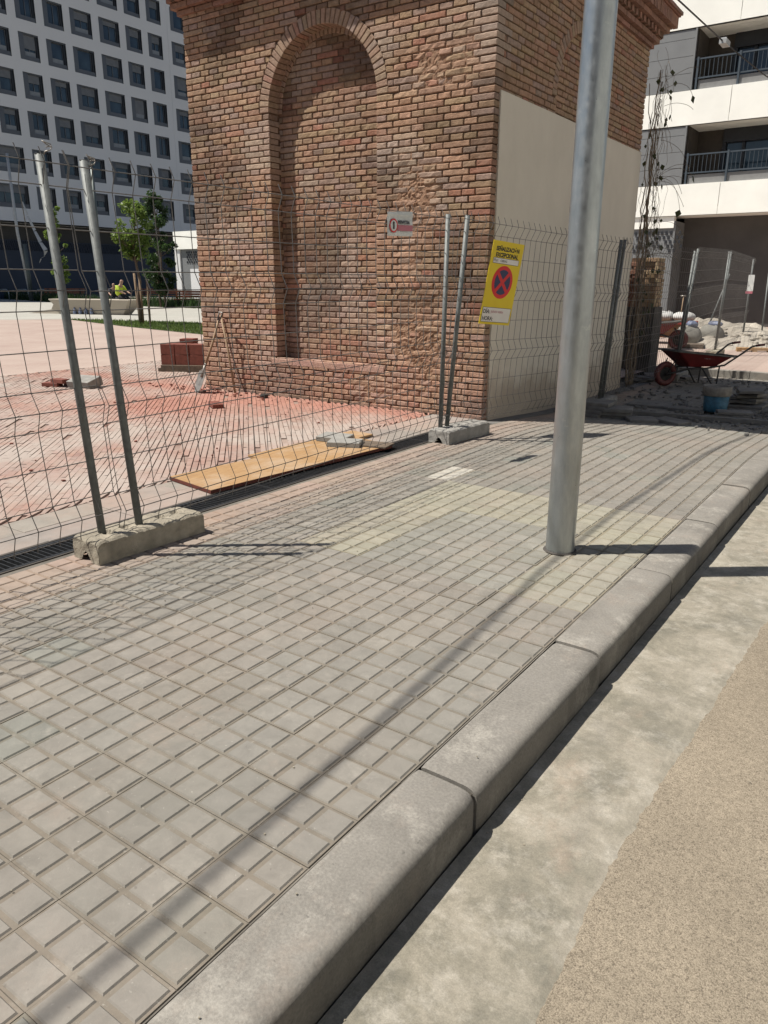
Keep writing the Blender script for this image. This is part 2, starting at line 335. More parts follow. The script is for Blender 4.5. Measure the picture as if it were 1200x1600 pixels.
# kerb
b = MB(); prof = [(-1.073, -.30), (-1.073, -.006), (-1.068, -.001), (-1.055, 0), (-.965, 0), (-.945, -.0003), (-.912, -.0012), (-.898, -.004), (-.886, -.009), (-.877, -.0165), (-.871, -.026), (-.868, -.038), (-.867, -.052), (-.8665, -.075), (-.866, -.30)]
k0 = -5
for k in range(k0, 17):
    y0 = 1.735+1.074*k+.005; y1 = y0+1.074-.018; b.box((-1.06, y1-.004, -.25), (-.885, y1+.014, -.022), tint=(.35, .33, .3)); dz = random.uniform(-.004, .004); dx = random.uniform(-.004, .004); sk = random.uniform(-.004, .004); rings = []
    for y in np.linspace(y0, y1, 40):
        e = .005 if y in (y0, y1) else 0
        rings.append([(x+dx+sk*(y-y0)-(e if i > 2 else 0)+.0015*fbm(y, i, 3, 4)-(.004*max(0, fbm(y, k, 3, 9)-.25) if i > 5 else 0), y, z+dz-(.010*max(0, fbm(y, k, 3, 9)-.25) if 5 < i < 13 else 0)-(e if 0 < i < 14 else 0)+.0012*fbm(y, i, 0, 5)) for i, (x, z) in enumerate(prof)])
    kf0 = len(b.f); b.loft(rings, smooth=True, caps=False, tint=(1, 1, 1)); np_ = len(prof)
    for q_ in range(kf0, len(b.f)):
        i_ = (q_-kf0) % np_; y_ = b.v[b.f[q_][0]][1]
        if i_ >= 10: b.c[q_] = (.66,)*3 if fbm(y_, 4, 0, 1.2) > -.1 else (.78,)*3  # front face tinted darker, its shade put into the colour
    b.add(rings[0], [tuple(range(len(prof)))[::-1]], tint=(1, 1, 1)); b.add(rings[-1], [tuple(range(len(prof)))], tint=(1, 1, 1))
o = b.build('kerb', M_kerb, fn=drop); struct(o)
# pavement: bed plus embossed tiles
b = MB(); bd = [(-3.725, -2.5)]
sheet(b, [-3.72, -3.4, -2.5, -1.074], list(np.arange(-2.5, 14.7, .3))+[14.7], -.0078, 1)
T = .2165; x_hi = -1.079
def tile_colour(x, y):
    base = (.298, .278, .243)
    k_ = random.uniform(.93, 1.07); w_ = random.uniform(-.012, .012); c = (base[0]*k_*(1+w_), base[1]*k_, base[2]*k_*(1-w_))
    if random.random() < .12: c = tuple(v*k for v, k in zip(c, (.93, .985, .985)))
    pk = sm(-3.0, -3.65, x)*.8+.25*max(0, fbm(x, y, 0, .8))
    if y > 5: pk *= .8
    pk = max(0, min(1, pk)); c = tuple(a*(1-pk)+q*pk for a, q in zip(c, jit((.44, .325, .26), .06)))
    # paler replacement tiles round the lamp post
    if -2.78 < x < -1.15 and 3.95 < y < 4.85: c = jit((.385, .360, .285), .04)
    if -2.78 < x < -2.35 and 3.1 < y < 3.95: c = jit((.375, .350, .28), .04)
    if -2.35 < x < -1.55 and 3.1 < y < 4.3: c = jit((.315, .302, .262), .04)
    if -1.55 < x < -1.1 and 3.1 < y < 3.95: c = jit((.36, .34, .278), .04)
    if -3.0 < x < -2.74 and 4.95 < y < 5.25: c = jit((.55, .52, .45), .03)
    
    return c
for i in range(13):
    xa = x_hi-(i+1)*T; xb = xa+T
    if xa < -3.72: xa = -3.72
    if xb-xa < .05: continue
    for j in range(-17, 67):
        ya = 1.205+j*T; yb = ya+T
        if yb > 14.69: continue
        cx, cy = (xa+xb)/2, (ya+yb)/2
        if (cx+1.49)**2+(cy-3.9)**2 < .02: pass
        tc = tile_colour(cx, cy); dz = random.uniform(-.0011, .0011); ta, tb = random.uniform(-.006, .006), random.uniform(-.006, .006)
        def Z(x, y, z): return (x, y, z+dz+ta*(x-cx)+tb*(y-cy))
        g = random.uniform(.0004, .0009) if random.random() < .8 else random.uniform(.0012, .0020)
        x0, x1, y0, y1 = xa+g, xb-g, ya+g, yb-g; zb = -.0048
        groove = (tc[0]*.83, tc[1]*.78, tc[2]*.715)
        # tile body
        vs = [Z(x0, y0, -.012), Z(x1, y0, -.012), Z(x1, y1, -.012), Z(x0, y1, -.012), Z(x0, y0, zb), Z(x1, y0, zb), Z(x1, y1, zb), Z(x0, y1, zb)]
        b.add(vs, [(4, 5, 6, 7), (0, 1, 5, 4), (1, 2, 6, 5), (2, 3, 7, 6), (3, 0, 4, 7)], 0, groove)
        nx = 2 if xb-xa > .15 else 1
        for a in range(nx):
            for c_ in range(2):
                wx = (x1-x0)/nx; wy = (y1-y0)/2; e = .0072; e2 = .0108
                jj = [random.uniform(-.0009, .0009) for _ in range(4)]; px0, px1 = x0+a*wx+e+jj[0], x0+(a+1)*wx-e+jj[1]; py0, py1 = y0+c_*wy+e+jj[2], y0+(c_+1)*wy-e+jj[3]; q = e2-e
                vs = [Z(px0, py0, zb+.0002), Z(px1, py0, zb+.0002), Z(px1, py1, zb+.0002), Z(px0, py1, zb+.0002), Z(px0+q, py0+q, 0), Z(px1-q, py0+q, 0), Z(px1-q, py1-q, 0), Z(px0+q, py1-q, 0)]
                pq = random.uniform(.955, 1.045); pc = tuple(v*pq for v in tc)
                b.add(vs, [(4, 5, 6, 7), (0, 1, 5, 4), (1, 2, 6, 5), (2, 3, 7, 6), (3, 0, 4, 7)], 0, pc)
struct(b.build('pavement', [M_tile, M_sandjoint], fn=drop, recalc=False))
# drain channel void + grates (countable sections)
b = MB(); b.box((-3.975, -3, -.14), (-3.735, 7.2, -.03)); struct(b.build('drain_channel', M_void, fn=drop))
def grate(y0, L=1.074):
    b = MB(); x0, x1 = -3.968, -3.742; zt = -.002
    b.box((x0, y0+.004, -.03), (x0+.022, y0+L-.004, zt)); b.box((x1-.022, y0+.004, -.03), (x1, y0+L-.004, zt))
    n = 31; p = (L-.008)/n
    for i in range(n+1):
        y = y0+.004+i*p; wd = .0065 if i not in (0, n) else .010
        b.box((x0+.0225, y-wd if i == n else y, -.028), (x1-.0225, y+(0 if i == n else wd), zt-.001))
    return b
GL = ['at the left edge of the photo', 'behind the nearest concrete foot', 'beside the near half of the plywood', 'beside the far half of the plywood', 'ending at the foot by the tower corner']
for k in range(3, 9):
    y0 = -2.5+k*1.074-.006
    o = grate(0).build('drain_grate', M_grate); o.location = (0, y0, 0)
    tag(o, 'black slotted iron drain grate '+('at the near end of the row, at the left edge' if k == 3 else GL[k-4]), 'drain grate', 'drain grates in a row beside the pavement')
b = MB()
for sx0, sx1 in ((-3.735, -3.722), (-3.99, -3.974)): b.box((sx0, -2.5, -.05), (sx1, 7.2, -.001))
struct(b.build('drain_edge', M_dark))
# edging slabs left of the drain
b = MB(); b.box((-4.52, -2.5, -.06), (-3.992, 7.44, -.006), 1)
for k in range(17):
    y0 = -2.5+k*.6; y1 = min(y0+.596, 7.43)
    if y1-y0 < .1: continue
    for x0, x1 in ((-4.515, -4.262), (-4.258, -3.995)):
        b.box((x0, y0, -.03), (x1, y1, random.uniform(-.002, .002)), 0, tint=jit((.38, .34, .30), .08), bev=.003)
struct(b.build('edging_slabs', [M_slab, M_dark]))
# red brick paving, near field laid at 45 degrees
b = MB(); b.add([(-14, -3, -.012), (-4.52, -3, -.012), (-4.52, 7.6, -.012), (-8.2, 7.6, -.012), (-8.2, 12, -.012), (-14, 12, -.012)], [(0, 1, 2, 3, 4, 5)], 1)
d1 = Vector((-.707, .707)); d2 = Vector((.707, .707)); PB, PW = .255, .052
for i in range(-30, 60):
    for j in range(-40, 400):
        u = (i+.5*(j % 2)+random.uniform(-.01, .01))*PB; v_ = j*PW-3
        cc_ = Vector((-6, 0))+d1*u+d2*v_
        x, y = cc_
        if x > -4.50 or x < -12 or y < .5 or y > 11: continue
        if y > 7.47 and x > -8.5: continue
        hole = fbm(x, y, 5, .9)
        if random.random() < .02: continue
        gap = .0045 if fbm(x, y, 2, .6) > -.05 else .0025
        hz = random.uniform(-.0022, .0018)-.003*max(0, hole); L = PB/2-.0012; W = PW/2-gap
        c = jit((.44, .26, .205), .10); rd = math.exp(-((x+7.2)/1.5)**2-((y-6.3-.28*(x+7.2))/1.0)**2)+.6*math.exp(-((y-7.3)/.5)**2); rd = max(0, min(1, rd*1.15+.5*fbm(x, y, 1, 1.3)*(rd > .1)))
        c = tuple(a*(1-rd)+q_*rd for a, q_ in zip(c, jit((.50, .245, .185), .06)))+(1-.92*rd,)
        pts = [cc_+d1*a+d2*e for a, e in ((-L, -W), (L, -W), (L, W), (-L, W))]
        tl = random.uniform(-.002, .002)
        pts = [Vector((min(p.x, -4.523), min(p.y, 7.49) if p.x > -8.42 else p.y)) for p in pts]
        vs = [(p.x, p.y, -.013) for p in pts]+[(p.x, p.y, hz+(tl if k in (0, 1) else -tl)) for k, p in enumerate(pts)]
        b.add(vs, [(4, 5, 6, 7), (0, 1, 5, 4), (1, 2, 6, 5), (2, 3, 7, 6), (3, 0, 4, 7)], 0, c)
struct(b.build('brick_paving', [M_redpav, M_redjoint], recalc=False))
b = MB(); b.add([(-120, -10, -.03), (-3.99, -10, -.03), (-3.99, 40, -.03), (-120, 40, -.03)], [(0, 1, 2, 3)])
b.add([(-120, -10, -.004), (-12.05, -10, -.004), (-12.05, 11, -.004), (-8.45, 11, -.004), (-8.45, 30, -.004), (-120, 30, -.004)], [(0, 1, 2, 3, 4, 5)])
struct(b.build('plaza_ground', M_farred))
b = MB(); b.add([(-120, 13, 0), (-45, 16.3, 0), (-30, 16.6, 0), (-28.5, 18.6, 0), (-22, 19.8, 0), (-12, 18.2, 0), (-12, 60, 0), (-120, 60, 0)], [tuple(range(8))])
struct(b.build('plaza_path', M_pale))
b = MB(); b.add([(-28.4, 18.35, .006), (-22.5, 16.6, .006), (-17.4, 15.4, .006), (-11, 14.1, .006), (-11, 17.9, .006), (-22, 19.7, .006)], [tuple(range(6))])
def blades(b, poly, n, h, wd, zs=0):
    xs_ = [p[0] for p in poly]; ys_ = [p[1] for p in poly]; k = 0
    def inside(x, y):
        c = False; j = len(poly)-1
        for i in range(len(poly)):
            if ((poly[i][1] > y) != (poly[j][1] > y)) and x < (poly[j][0]-poly[i][0])*(y-poly[i][1])/(poly[j][1]-poly[i][1])+poly[i][0]: c = not c
            j = i
        return c
    while k < n:
        x = random.uniform(min(xs_), max(xs_)); y = random.uniform(min(ys_), max(ys_))
        if not inside(x, y): continue
        k += 1; a = random.uniform(0, PI); hh = h*random.uniform(.4, 1.2)*(1+.6*fbm(x, y, 0, .8)); dx, dy = math.cos(a)*wd, math.sin(a)*wd; l = random.uniform(-.4, .4)*hh
        b.add([(x-dx, y-dy, zs), (x+dx, y+dy, zs), (x+l, y+l, zs+hh)], [(0, 1, 2)], 1)
blades(b, [(-28.4, 18.35), (-22.5, 16.6), (-17.4, 15.4), (-14, 14.7), (-14, 18.3), (-22, 19.7)], 9000, .09, .02)
tag(b.build('lawn', [M_lawn, M_grass], recalc=False), 'short green lawn strip between the red and the pale paving', 'lawn', kind='stuff')
# far paving at the right, behind the tower, one low step up
b = MB(); b.add([(-8.4, 14.7, -.02), (8, 14.7, -.02), (8, 31, -.02), (-8.4, 31, -.02), (-8.4, 14.7, -.3), (8, 14.7, -.3)], [(0, 1, 2, 3), (4, 5, 1, 0)])
struct(b.build('far_paving', M_farred))
b = MB()
for k in range(12): b.box((-8.4+k*1.0, 14.56, -.3), (-8.4+k*1.0+.99, 14.715, -.012), tint=(1, 1, 1), bev=.006)
struct(b.build('kerb_strip', M_kerb))
b = MB(); sheet(b, [-8.4, -6, -4.4, -4.2, -3.95, -3.72], [7.4, 8, 9, 10, 12, 14.6], -.012); struct(b.build('side_ground', M_darkslab, fn=drop))

# ================================================================== BRICK TOWER
XL, XR, YF, YB = -8.4, -3.92, 7.5, 12.2; ZT = 4.70
HC = .0675; ST = .322; HD = .161; J = .0125
AX, AR, AZ = -6.175, .805, 3.42                        # front niche: centre, radius, springing
SYC, SR, SZ = 9.83, .80, 3.50                          # side niche
NS = .49                                               # sill height
def erosion(u, z):
    e = 0
    for (a, c, ra, rc, k) in ((-4.75, .80, .40, .42, .95), (-4.85, 2.45, .30, .38, .9), (-4.6, 3.55, .45, .25, .8), (-4.95, 1.6, .16, .3, .5), (-7.85, 2.6, .14, .9, .8), (-7.6, 1.2, .25, .5, .5), (-5.1, .25, .6, .2, .7), (-8.1, 3.9, .3, .3, .3)):
        e = max(e, k*math.exp(-((u-a)/ra)**2-((z-c)/rc)**2))
    return max(0, min(1, e+.45*fbm(u, z, 7, 2.2)*(e > .05)))
def brick_col(u, z, side=False):
    r = random.random()
    if r < .055: c = (.50, .25, .17)
    elif r < .34: c = (.51, .35, .225)
    elif r < .50: c = (.47, .33, .26)
    else: c = (.515, .32, .215)
    c = jit(c, .11)
    if not side:
        q_ = fbm(u, z, 11, 1.1)
        if q_ > .12: c = tuple(a+(b_-a)*min(.5, (q_-.12)*1.6) for a, b_ in zip(c, (.60, .50, .42)))
        q_ = fbm(u, z, 31, 1.3)
        if q_ > .15: c = tuple(a*(1-min(.45, (q_-.15)*1.8)) for a in c)
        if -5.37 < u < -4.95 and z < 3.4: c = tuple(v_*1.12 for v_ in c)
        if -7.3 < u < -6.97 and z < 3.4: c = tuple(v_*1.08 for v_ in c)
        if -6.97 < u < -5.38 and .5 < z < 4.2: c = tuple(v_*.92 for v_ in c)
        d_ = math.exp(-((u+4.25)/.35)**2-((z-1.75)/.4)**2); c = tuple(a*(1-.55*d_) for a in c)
    pk = sm(1.5, .2, z)*.35 if not side else 0           # red brick dust thrown up over the foot
    c = tuple(a*(1-pk)+q*pk for a, q in zip(c, (.60, .33, .25)))
    return c
def brick(b, F, u0, u1, z0, z1, depth=.05, proud=0., rough=0., tint=(.5, .3, .2), mat=0):
    nx = max(3, int((u1-u0)/.045)+2); nz = 4
    ed = .0055+.006*rough; sd = random.uniform(0, 100); tu = random.uniform(-.002, .002); tz = random.uniform(-.002, .002); vs = []
    for j in range(nz):
        for i in range(nx):
            fu = i/(nx-1); fz = j/(nz-1)
            bu = fu in (0, 1); bz = fz in (0, 1)
            if i == 1: fu = ed/(u1-u0)
            elif i == nx-2: fu = 1-ed/(u1-u0)
            if j == 1: fz = min(.3, ed/(z1-z0))
            elif j == nz-2: fz = 1-min(.3, ed/(z1-z0))
            n = proud+tu*(fu-.5)*2+tz*(fz-.5)*2
            uu = u0+(u1-u0)*fu; zz = z0+(z1-z0)*fz
            nz_ = noise.noise(Vector((uu*17+sd, zz*17, sd)))
            n += nz_*(.0034+.016*rough)-.006*rough*abs(noise.noise(Vector((uu*40, zz*40, sd))))
            if bu or bz: n -= ed
            if bu and bz: n -= ed*.6
            a = .0028+.007*rough
            uu += noise.noise(Vector((zz*30, sd, uu*9)))*a*(1 if bu else .3); zz += noise.noise(Vector((uu*22, sd+9, zz*9)))*a*(1 if bz else .3)
            vs.append(F(uu, zz, n))
    fs = [(j*nx+i, j*nx+i+1, (j+1)*nx+i+1, (j+1)*nx+i) for j in range(nz-1) for i in range(nx-1)]
    per = [i for i in range(nx)]+[j*nx+nx-1 for j in range(1, nz)]+[(nz-1)*nx+i for i in range(nx-2, -1, -1)]+[j*nx for j in range(nz-2, 0, -1)]
    o = len(vs)
    for k in per:
        fu = (k % nx)/(nx-1); fz = (k//nx)/(nz-1); vs.append(F(u0+(u1-u0)*fu, z0+(z1-z0)*fz, -depth))
    m_ = len(per); fs += [(per[k], o+k, o+(k+1) % m_, per[(k+1) % m_]) for k in range(m_)]
    b.add(vs, fs, mat, tint)
Ffront = lambda u, z, n: (u, YF-n, z)
Fside = lambda u, z, n: (XR+n, u, z)
def courses(b, F, z_lo, z_hi, spans, eros=None, ends_deep=.17, side=False, quoin=None, seed=0):
    k = 0; z = z_lo
    while z < z_hi-.03:
        z1 = min(z+HC, z_hi); zm = (z+z1)/2; ci = int(round(z/HC))
        for (a, c, capa, capc) in spans(zm):
            if c-a < .03: continue
            L = ST if ci % 2 == 0 else HD; u = a-(0 if ci % 2 == 0 else 0)
            # pattern anchored to a; stretcher rows start with a stretcher, header rows with a header then closer
            edges = [a]; first = True
            off = (seed*.07) % HD
            start = math.floor((a-off)/ST)*ST+off+(0 if ci % 2 == 0 else HD*.5)
            p = start
            while p < c:
                if p > a+.035 and p < c-.035: edges.append(p)
                p += L*random.uniform(.985, 1.015) if False else L
            edges.append(c)
            for q in range(len(edges)-1):
                u0, u1 = edges[q], edges[q+1]
                if (u1-u0) > .3 and random.random() < .12:      # the odd half brick in a stretcher course
                    mid = (u0+u1)/2; segs = [(u0, mid), (mid, u1)]
                else: segs = [(u0, u1)]
                for (s0, s1) in segs:
                    e = eros((s0+s1)/2, zm) if eros else 0
                    if e > .75 and random.random() < .25: continue
                    j0 = 0 if abs(s0-a) < 1e-6 else J/2; j1 = 0 if abs(s1-c) < 1e-6 else J/2
                    dj = J/2
                    deep = .05
                    if (abs(s0-a) < 1e-6 and capa) or (abs(s1-c) < 1e-6 and capc): deep = ends_deep
                    if quoin and abs(s1-c) < 1e-6: deep = quoin(ci)
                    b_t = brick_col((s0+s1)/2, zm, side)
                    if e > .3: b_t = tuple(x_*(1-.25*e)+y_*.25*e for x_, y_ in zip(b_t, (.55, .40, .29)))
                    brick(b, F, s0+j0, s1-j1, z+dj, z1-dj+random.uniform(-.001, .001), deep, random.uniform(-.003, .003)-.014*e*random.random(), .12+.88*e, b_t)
        z = z1
def mortar_sheet(b, F, us, zs, inside, base=-.021, eros=None, mat=1):
    idx = {}; vs = []
    def vid(i, j):
        if (i, j) not in idx:
            u, z = us[i], zs[j]; e = eros(u, z) if eros else 0
            n = base+.003*noise.noise(Vector((u*14, z*14, 3)))+e*(.014+.016*noise.noise(Vector((u*19, z*19, 1)))+.014*noise.noise(Vector((u*46, z*46, 4))))+.008*max(0, noise.noise(Vector((u*5, z*5, 8)))-.15)
            idx[(i, j)] = len(vs); vs.append(F(u, z, n))
        return idx[(i, j)]
    fs = [(vid(i, j), vid(i+1, j), vid(i+1, j+1), vid(i, j+1)) for i in range(len(us)-1) for j in range(len(zs)-1) if inside((us[i]+us[i+1])/2, (zs[j]+zs[j+1])/2)]
    b.add(vs, fs, mat)
    if eros:
        k_ = len(b.m)-len(fs)
        for q_, f_ in enumerate(fs):
            p_ = vs[f_[0]]
            if eros(p_[0], p_[2]) > .3: b.m[k_+q_] = 2
tower = empty('brick_tower', ((XL+XR)/2, (YF+YB)/2, 0), 0, 'old brick tower with a tall blind arch and a cream plastered side wall', 'tower')
TINV = Vector((-(XL+XR)/2, -(YF+YB)/2, 0))
def tp(p): return (p[0]+TINV.x, p[1]+TINV.y, p[2])
wl = MB(); RO = AR+.15
def span_front(z):
    if z < NS: return [(XL, XR, False, False)]
    if z < AZ: return [(XL, AX-AR, False, True), (AX+AR, XR, True, False)]
    d = z-AZ
    if d < RO: h = math.sqrt(RO*RO-d*d)+.004; return [(XL, AX-h, False, False), (AX+h, XR, False, False)]
    return [(XL, XR, False, False)]
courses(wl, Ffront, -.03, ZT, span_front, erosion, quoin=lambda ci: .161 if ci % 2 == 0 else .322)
us = sorted(list(np.arange(XL+.006, XR-.01, .018))+[XR-.006, AX-AR+.004, AX+AR-.004]); zs = list(np.arange(-.03, ZT+.03, .018))
mortar_sheet(wl, Ffront, us, zs, lambda u, z: not (abs(u-AX) < AR-.003 and NS-.03 < z < AZ) and not (z >= AZ and math.hypot(u-AX, z-AZ) < AR+.05), eros=erosion)
# side wall: strip by the corner, and everything above the plaster
PZ = 3.31; PY0, PY1 = 7.61, 12.185; SRO = SR+.13
def span_side(z):
    if z < PZ: return [(YF+.17, YF+.30, False, False)]
    d = z-SZ
    if d < 0: h = SR
    elif d < SRO: h = math.sqrt(SRO*SRO-d*d)+.004
    else: return [(YF+.33 if int(round((z-HC/2)/HC)) % 2 else YF+.17, YB, False, False)]
    s = YF+.33 if int(round((z-HC/2)/HC)) % 2 else YF+.17
    return [(s, SYC-h, False, d < 0), (SYC+h, YB, d < 0, False)]
courses(wl, Fside, -.03, ZT, span_side, None, side=True, ends_deep=.12)
us = sorted(list(np.arange(YF+.008, YB, .04))+[YB-.006, SYC-SR, SYC+SR]); zs = list(np.arange(-.3, ZT+.03, .05))
mortar_sheet(wl, Fside, us, zs, lambda u, z: not (abs(u-SYC) < SR and 3.29 < z < SZ) and not (z >= SZ and math.hypot(u-SYC, z-SZ) < SR+.05))
# core and the two hidden faces
def plain_courses(b):
    for ci in range(-3, int(ZT/HC)):
        z = ci*HC; o = 0 if ci % 2 else HD*.5
        b.box((XL-.0, YF+.02, z+.006), (XL+.05, YB-.02, z+HC-.006), 0, tint=jit((.56, .35, .24), .1))
        b.box((XL+.06, YB-.05, z+.006), (XR-.06, YB, z+HC-.006), 0, tint=jit((.56, .35, .24), .1))
plain_courses(wl)
wl.box((XL+.01, YF+.24, -.3), (XR-.2, YB-.01, ZT), 1)
wl.build('wall', [M_brick, M_mortar, M_crumb], tower, fn=tp, recalc=False)
# niche back panel
nb = MB(); DP = .19
Fniche = lambda u, z, n: (u, YF+DP-n, z)
def span_n(z):
    if z < AZ: return [(AX-AR-.01, AX+AR+.01, False, False)]
    d = z-AZ
    if d > AR: return []
    h = math.sqrt(AR*AR-d*d)+.01; return [(AX-h, AX+h, False, False)]
courses(nb, Fniche, NS, AZ+AR, span_n, lambda u, z: .10, seed=1)
mortar_sheet(nb, Fniche, list(np.arange(AX-AR-.02, AX+AR+.04, .04)), list(np.arange(NS-.03, AZ+AR+.04, .04)), lambda u, z: True, base=-.013)
# jamb mortar behind the reveals
for x in (AX-AR-.012, AX+AR+.012): nb.add([(x, YF+.012, NS), (x, YF+DP+.02, NS), (x, YF+DP+.02, AZ), (x, YF+.012, AZ)], [(0, 1, 2, 3)], 1)
nb.build('niche_panel', [M_brick, M_mortar], tower, fn=tp, recalc=False)
# arch rings
def ring(b, F, cu, cz, r0, r1, n, depth, a0=0, a1=PI, rough=.25, F2=None):
    for k in range(n):
        p0 = a0+(a1-a0)*k/n; p1 = a0+(a1-a0)*(k+1)/n; g = .0055/r0
        G = lambda u, z, nn: F(cu+math.cos(u)*z, cz+math.sin(u)*z, nn)
        vs = []; q0, q1 = p0+g, p1-g; rr1 = r1+random.uniform(-.008, .004); pr = random.uniform(-.007, 0)
        e = .005
        def P(a, r, nn): return G(a, r, nn+.002*noise.noise(Vector((a*40, r*30, k))))
        ea = e/r0
        outer = [(q0, r0), (q1, r0), (q1, rr1), (q0, rr1)]
        inner = [(q0+ea, r0+e), (q1-ea, r0+e), (q1-ea, rr1-e), (q0+ea, rr1-e)]
        vs = [P(a, r, pr) for a, r in inner]+[P(a, r, pr-e) for a, r in outer]+[G(a, r, -depth) for a, r in outer]
        fs = [(0, 1, 2, 3)]+[(i, (i+1) % 4, 4+(i+1) % 4, 4+i) for i in range(4)]+[(4+i, 4+(i+1) % 4, 8+(i+1) % 4, 8+i) for i in range(4)]
        b.add(vs, fs, 0, brick_col(0, 4))
    # mortar body
    m_ = 48; vs = []
    for k in range(m_+1):
        a = a0+(a1-a0)*k/m_
        for r, nn in ((r1-.004, -depth), (r1-.004, -.012), (r0+.010, -.012), (r0+.010, -depth)): vs.append(F(cu+math.cos(a)*r, cz+math.sin(a)*r, nn))
    b.add(vs, [(4*k+i, 4*k+i+1, 4*k+5+i, 4*k+4+i) for k in range(m_) for i in range(3)], 1)
ar = MB(); ring(ar, Ffront, AX, AZ, AR, RO, 41, DP+.01)
ring(ar, Ffront, AX, AZ, AR-.03, AR-.004, 41, DP+.01, rough=.4) if False else None
ar.build('arch', [M_brick, M_mortar], tower, fn=tp, recalc=False)
# inner order of the arch, set back
ar2 = MB(); ring(ar2, Fniche, AX, AZ, AR-.055, AR+.02, 40, .02)
for v in range(len(ar2.v)): x, y, z = ar2.v[v]; ar2.v[v] = (x, y-.022, z)
ar2.build('arch', [M_brick, M_mortar], tower, fn=tp, recalc=False)
# sill
sb = MB(); 
for k in range(5):
    u0 = AX-AR-.1+k*.365; sb.box((u0, YF-.004+random.uniform(-.003, .003), NS-.075), (u0+.36, YF+DP+.02, NS+random.uniform(-.004, .004)), 0, tint=jit((.60, .38, .30), .08), bev=.006)
sb.build('sill', [M_brick], tower, fn=tp)
# side niche
sn = MB(); SD = .09
Fsn = lambda u, z, n: (XR-SD+n, u, z)
def span_s(z):
    if z < SZ: return [(SYC-SR, SYC+SR, False, False)]
    d = z-SZ
    if d > SR: return []
    h = math.sqrt(SR*SR-d*d); return [(SYC-h, SYC+h, False, False)]
courses(sn, Fsn, PZ-.01, SZ+SR, span_s, lambda u, z: .1, side=True, seed=2)
mortar_sheet(sn, Fsn, list(np.arange(SYC-SR-.02, SYC+SR+.05, .05)), list(np.arange(3.25, SZ+SR+.05, .05)), lambda u, z: True)
sn.build('niche_panel', [M_brick, M_mortar], tower, fn=tp, recalc=False)
ar = MB(); ring(ar, Fside, SYC, SZ, SR, SRO, 38, SD+.01); ar.build('arch', [M_brick, M_mortar], tower, fn=tp, recalc=False)
# plaster
pl = MB(); us = list(np.arange(PY0, PY1, .06))+[PY1]; zs = list(np.arange(-.28, PZ-.02, .06))+[PZ]
vs = []; n = len(us)
for z in zs:
    for u in us: vs.append((XR+.016+.0035*noise.noise(Vector((u*1.5, z*1.5, 0)))+.001*noise.noise(Vector((u*9, z*9, 0))), u+(.012*noise.noise(Vector((z*2.2, 5, 0))) if u == us[0] else 0), z))
pl.add(vs, [(j*n+i, j*n+i+1, (j+1)*n+i+1, (j+1)*n+i) for j in range(len(zs)-1) for i in range(n-1)], smooth=True)
for k in range(len(zs)-1): pl.add([vs[k*n], vs[(k+1)*n], (XR-.01, us[0], zs[k+1]), (XR-.01, us[0], zs[k])], [(0, 1, 2, 3)])
pl.add([vs[(len(zs)-1)*n], vs[len(zs)*n-1], (XR-.02, PY1, PZ), (XR-.02, PY0, PZ)], [(0, 1, 2, 3)]); pl.add([vs[n-1], vs[len(zs)*n-1], (XR-.02, PY1, PZ), (XR-.02, PY1, -.28)], [(0, 1, 2, 3)])
pl.build('plaster', M_plaster, tower, fn=tp)
# cornice
cb = MB()
def band(z0, z1, p, step=None, gap=.012, p0=0, colour=(.40, .225, .165), bev=.005):
    def run(ax, a, c):
        L = step or ST; n_ = max(1, int(round((c-a)/L))); d_ = (c-a)/n_
        for k in range(n_):
            u0 = a+k*d_+gap/2; u1 = a+(k+1)*d_-gap/2; t = jit(colour, .15); q = p+random.uniform(-.004, .004); i = .06
            if ax == 'f': cb.box((u0, YF-q, z0), (u1, YF+i, z1), 0, tint=t, bev=bev)
            if ax == 'b': cb.box((u0, YB-i, z0), (u1, YB+q, z1), 0, tint=t, bev=bev)
            if ax == 'r': cb.box((XR-i, u0, z0), (XR+q, u1, z1), 0, tint=t, bev=bev)
            if ax == 'l': cb.box((XL-q, u0, z0), (XL+i, u1, z1), 0, tint=t, bev=bev)
    run('f', XL-p, XR+p); run('b', XL-p, XR+p); run('r', YF+.061, YB-.061); run('l', YF+.061, YB-.061)
    e = max(0, p-.02)
    for a_, c_ in (((XL-e, YF-e), (XR+e, YF+.05)), ((XL-e, YB-.05), (XR+e, YB+e)), ((XR-.05, YF+.051), (XR+e, YB-.051)), ((XL-e, YF+.051), (XL+.05, YB-.051))): cb.box((*a_, z0+.004), (*c_, z1-.004), 1)
band(4.665, 4.725, .045, bev=.012); band(4.729, 4.792, .10); band(4.796, 4.866, .15, HD, .09); band(4.870, 4.935, .20); band(4.939, 5.10, .28, .075, .010)
band(5.104, 5.15, .325, .30, .004, colour=(.36, .22, .17))
cb.build('cornice', [M_cornice, M_mortar], tower, fn=tp)
rb = MB(); e = .30
rb.loft([[(XL-e, YF-e, 5.08), (XR+e, YF-e, 5.08), (XR+e, YB+e, 5.08), (XL-e, YB+e, 5.08)], [(XL-e, YF-e, 5.155), (XR+e, YF-e, 5.155), (XR+e, YB+e, 5.155), (XL-e, YB+e, 5.155)], [(-6.3, 9.5, 5.75), (-6.0, 9.5, 5.75), (-6.0, 10.2, 5.75), (-6.3, 10.2, 5.75)]])
rb.build('roof', M_roof, tower, fn=tp)

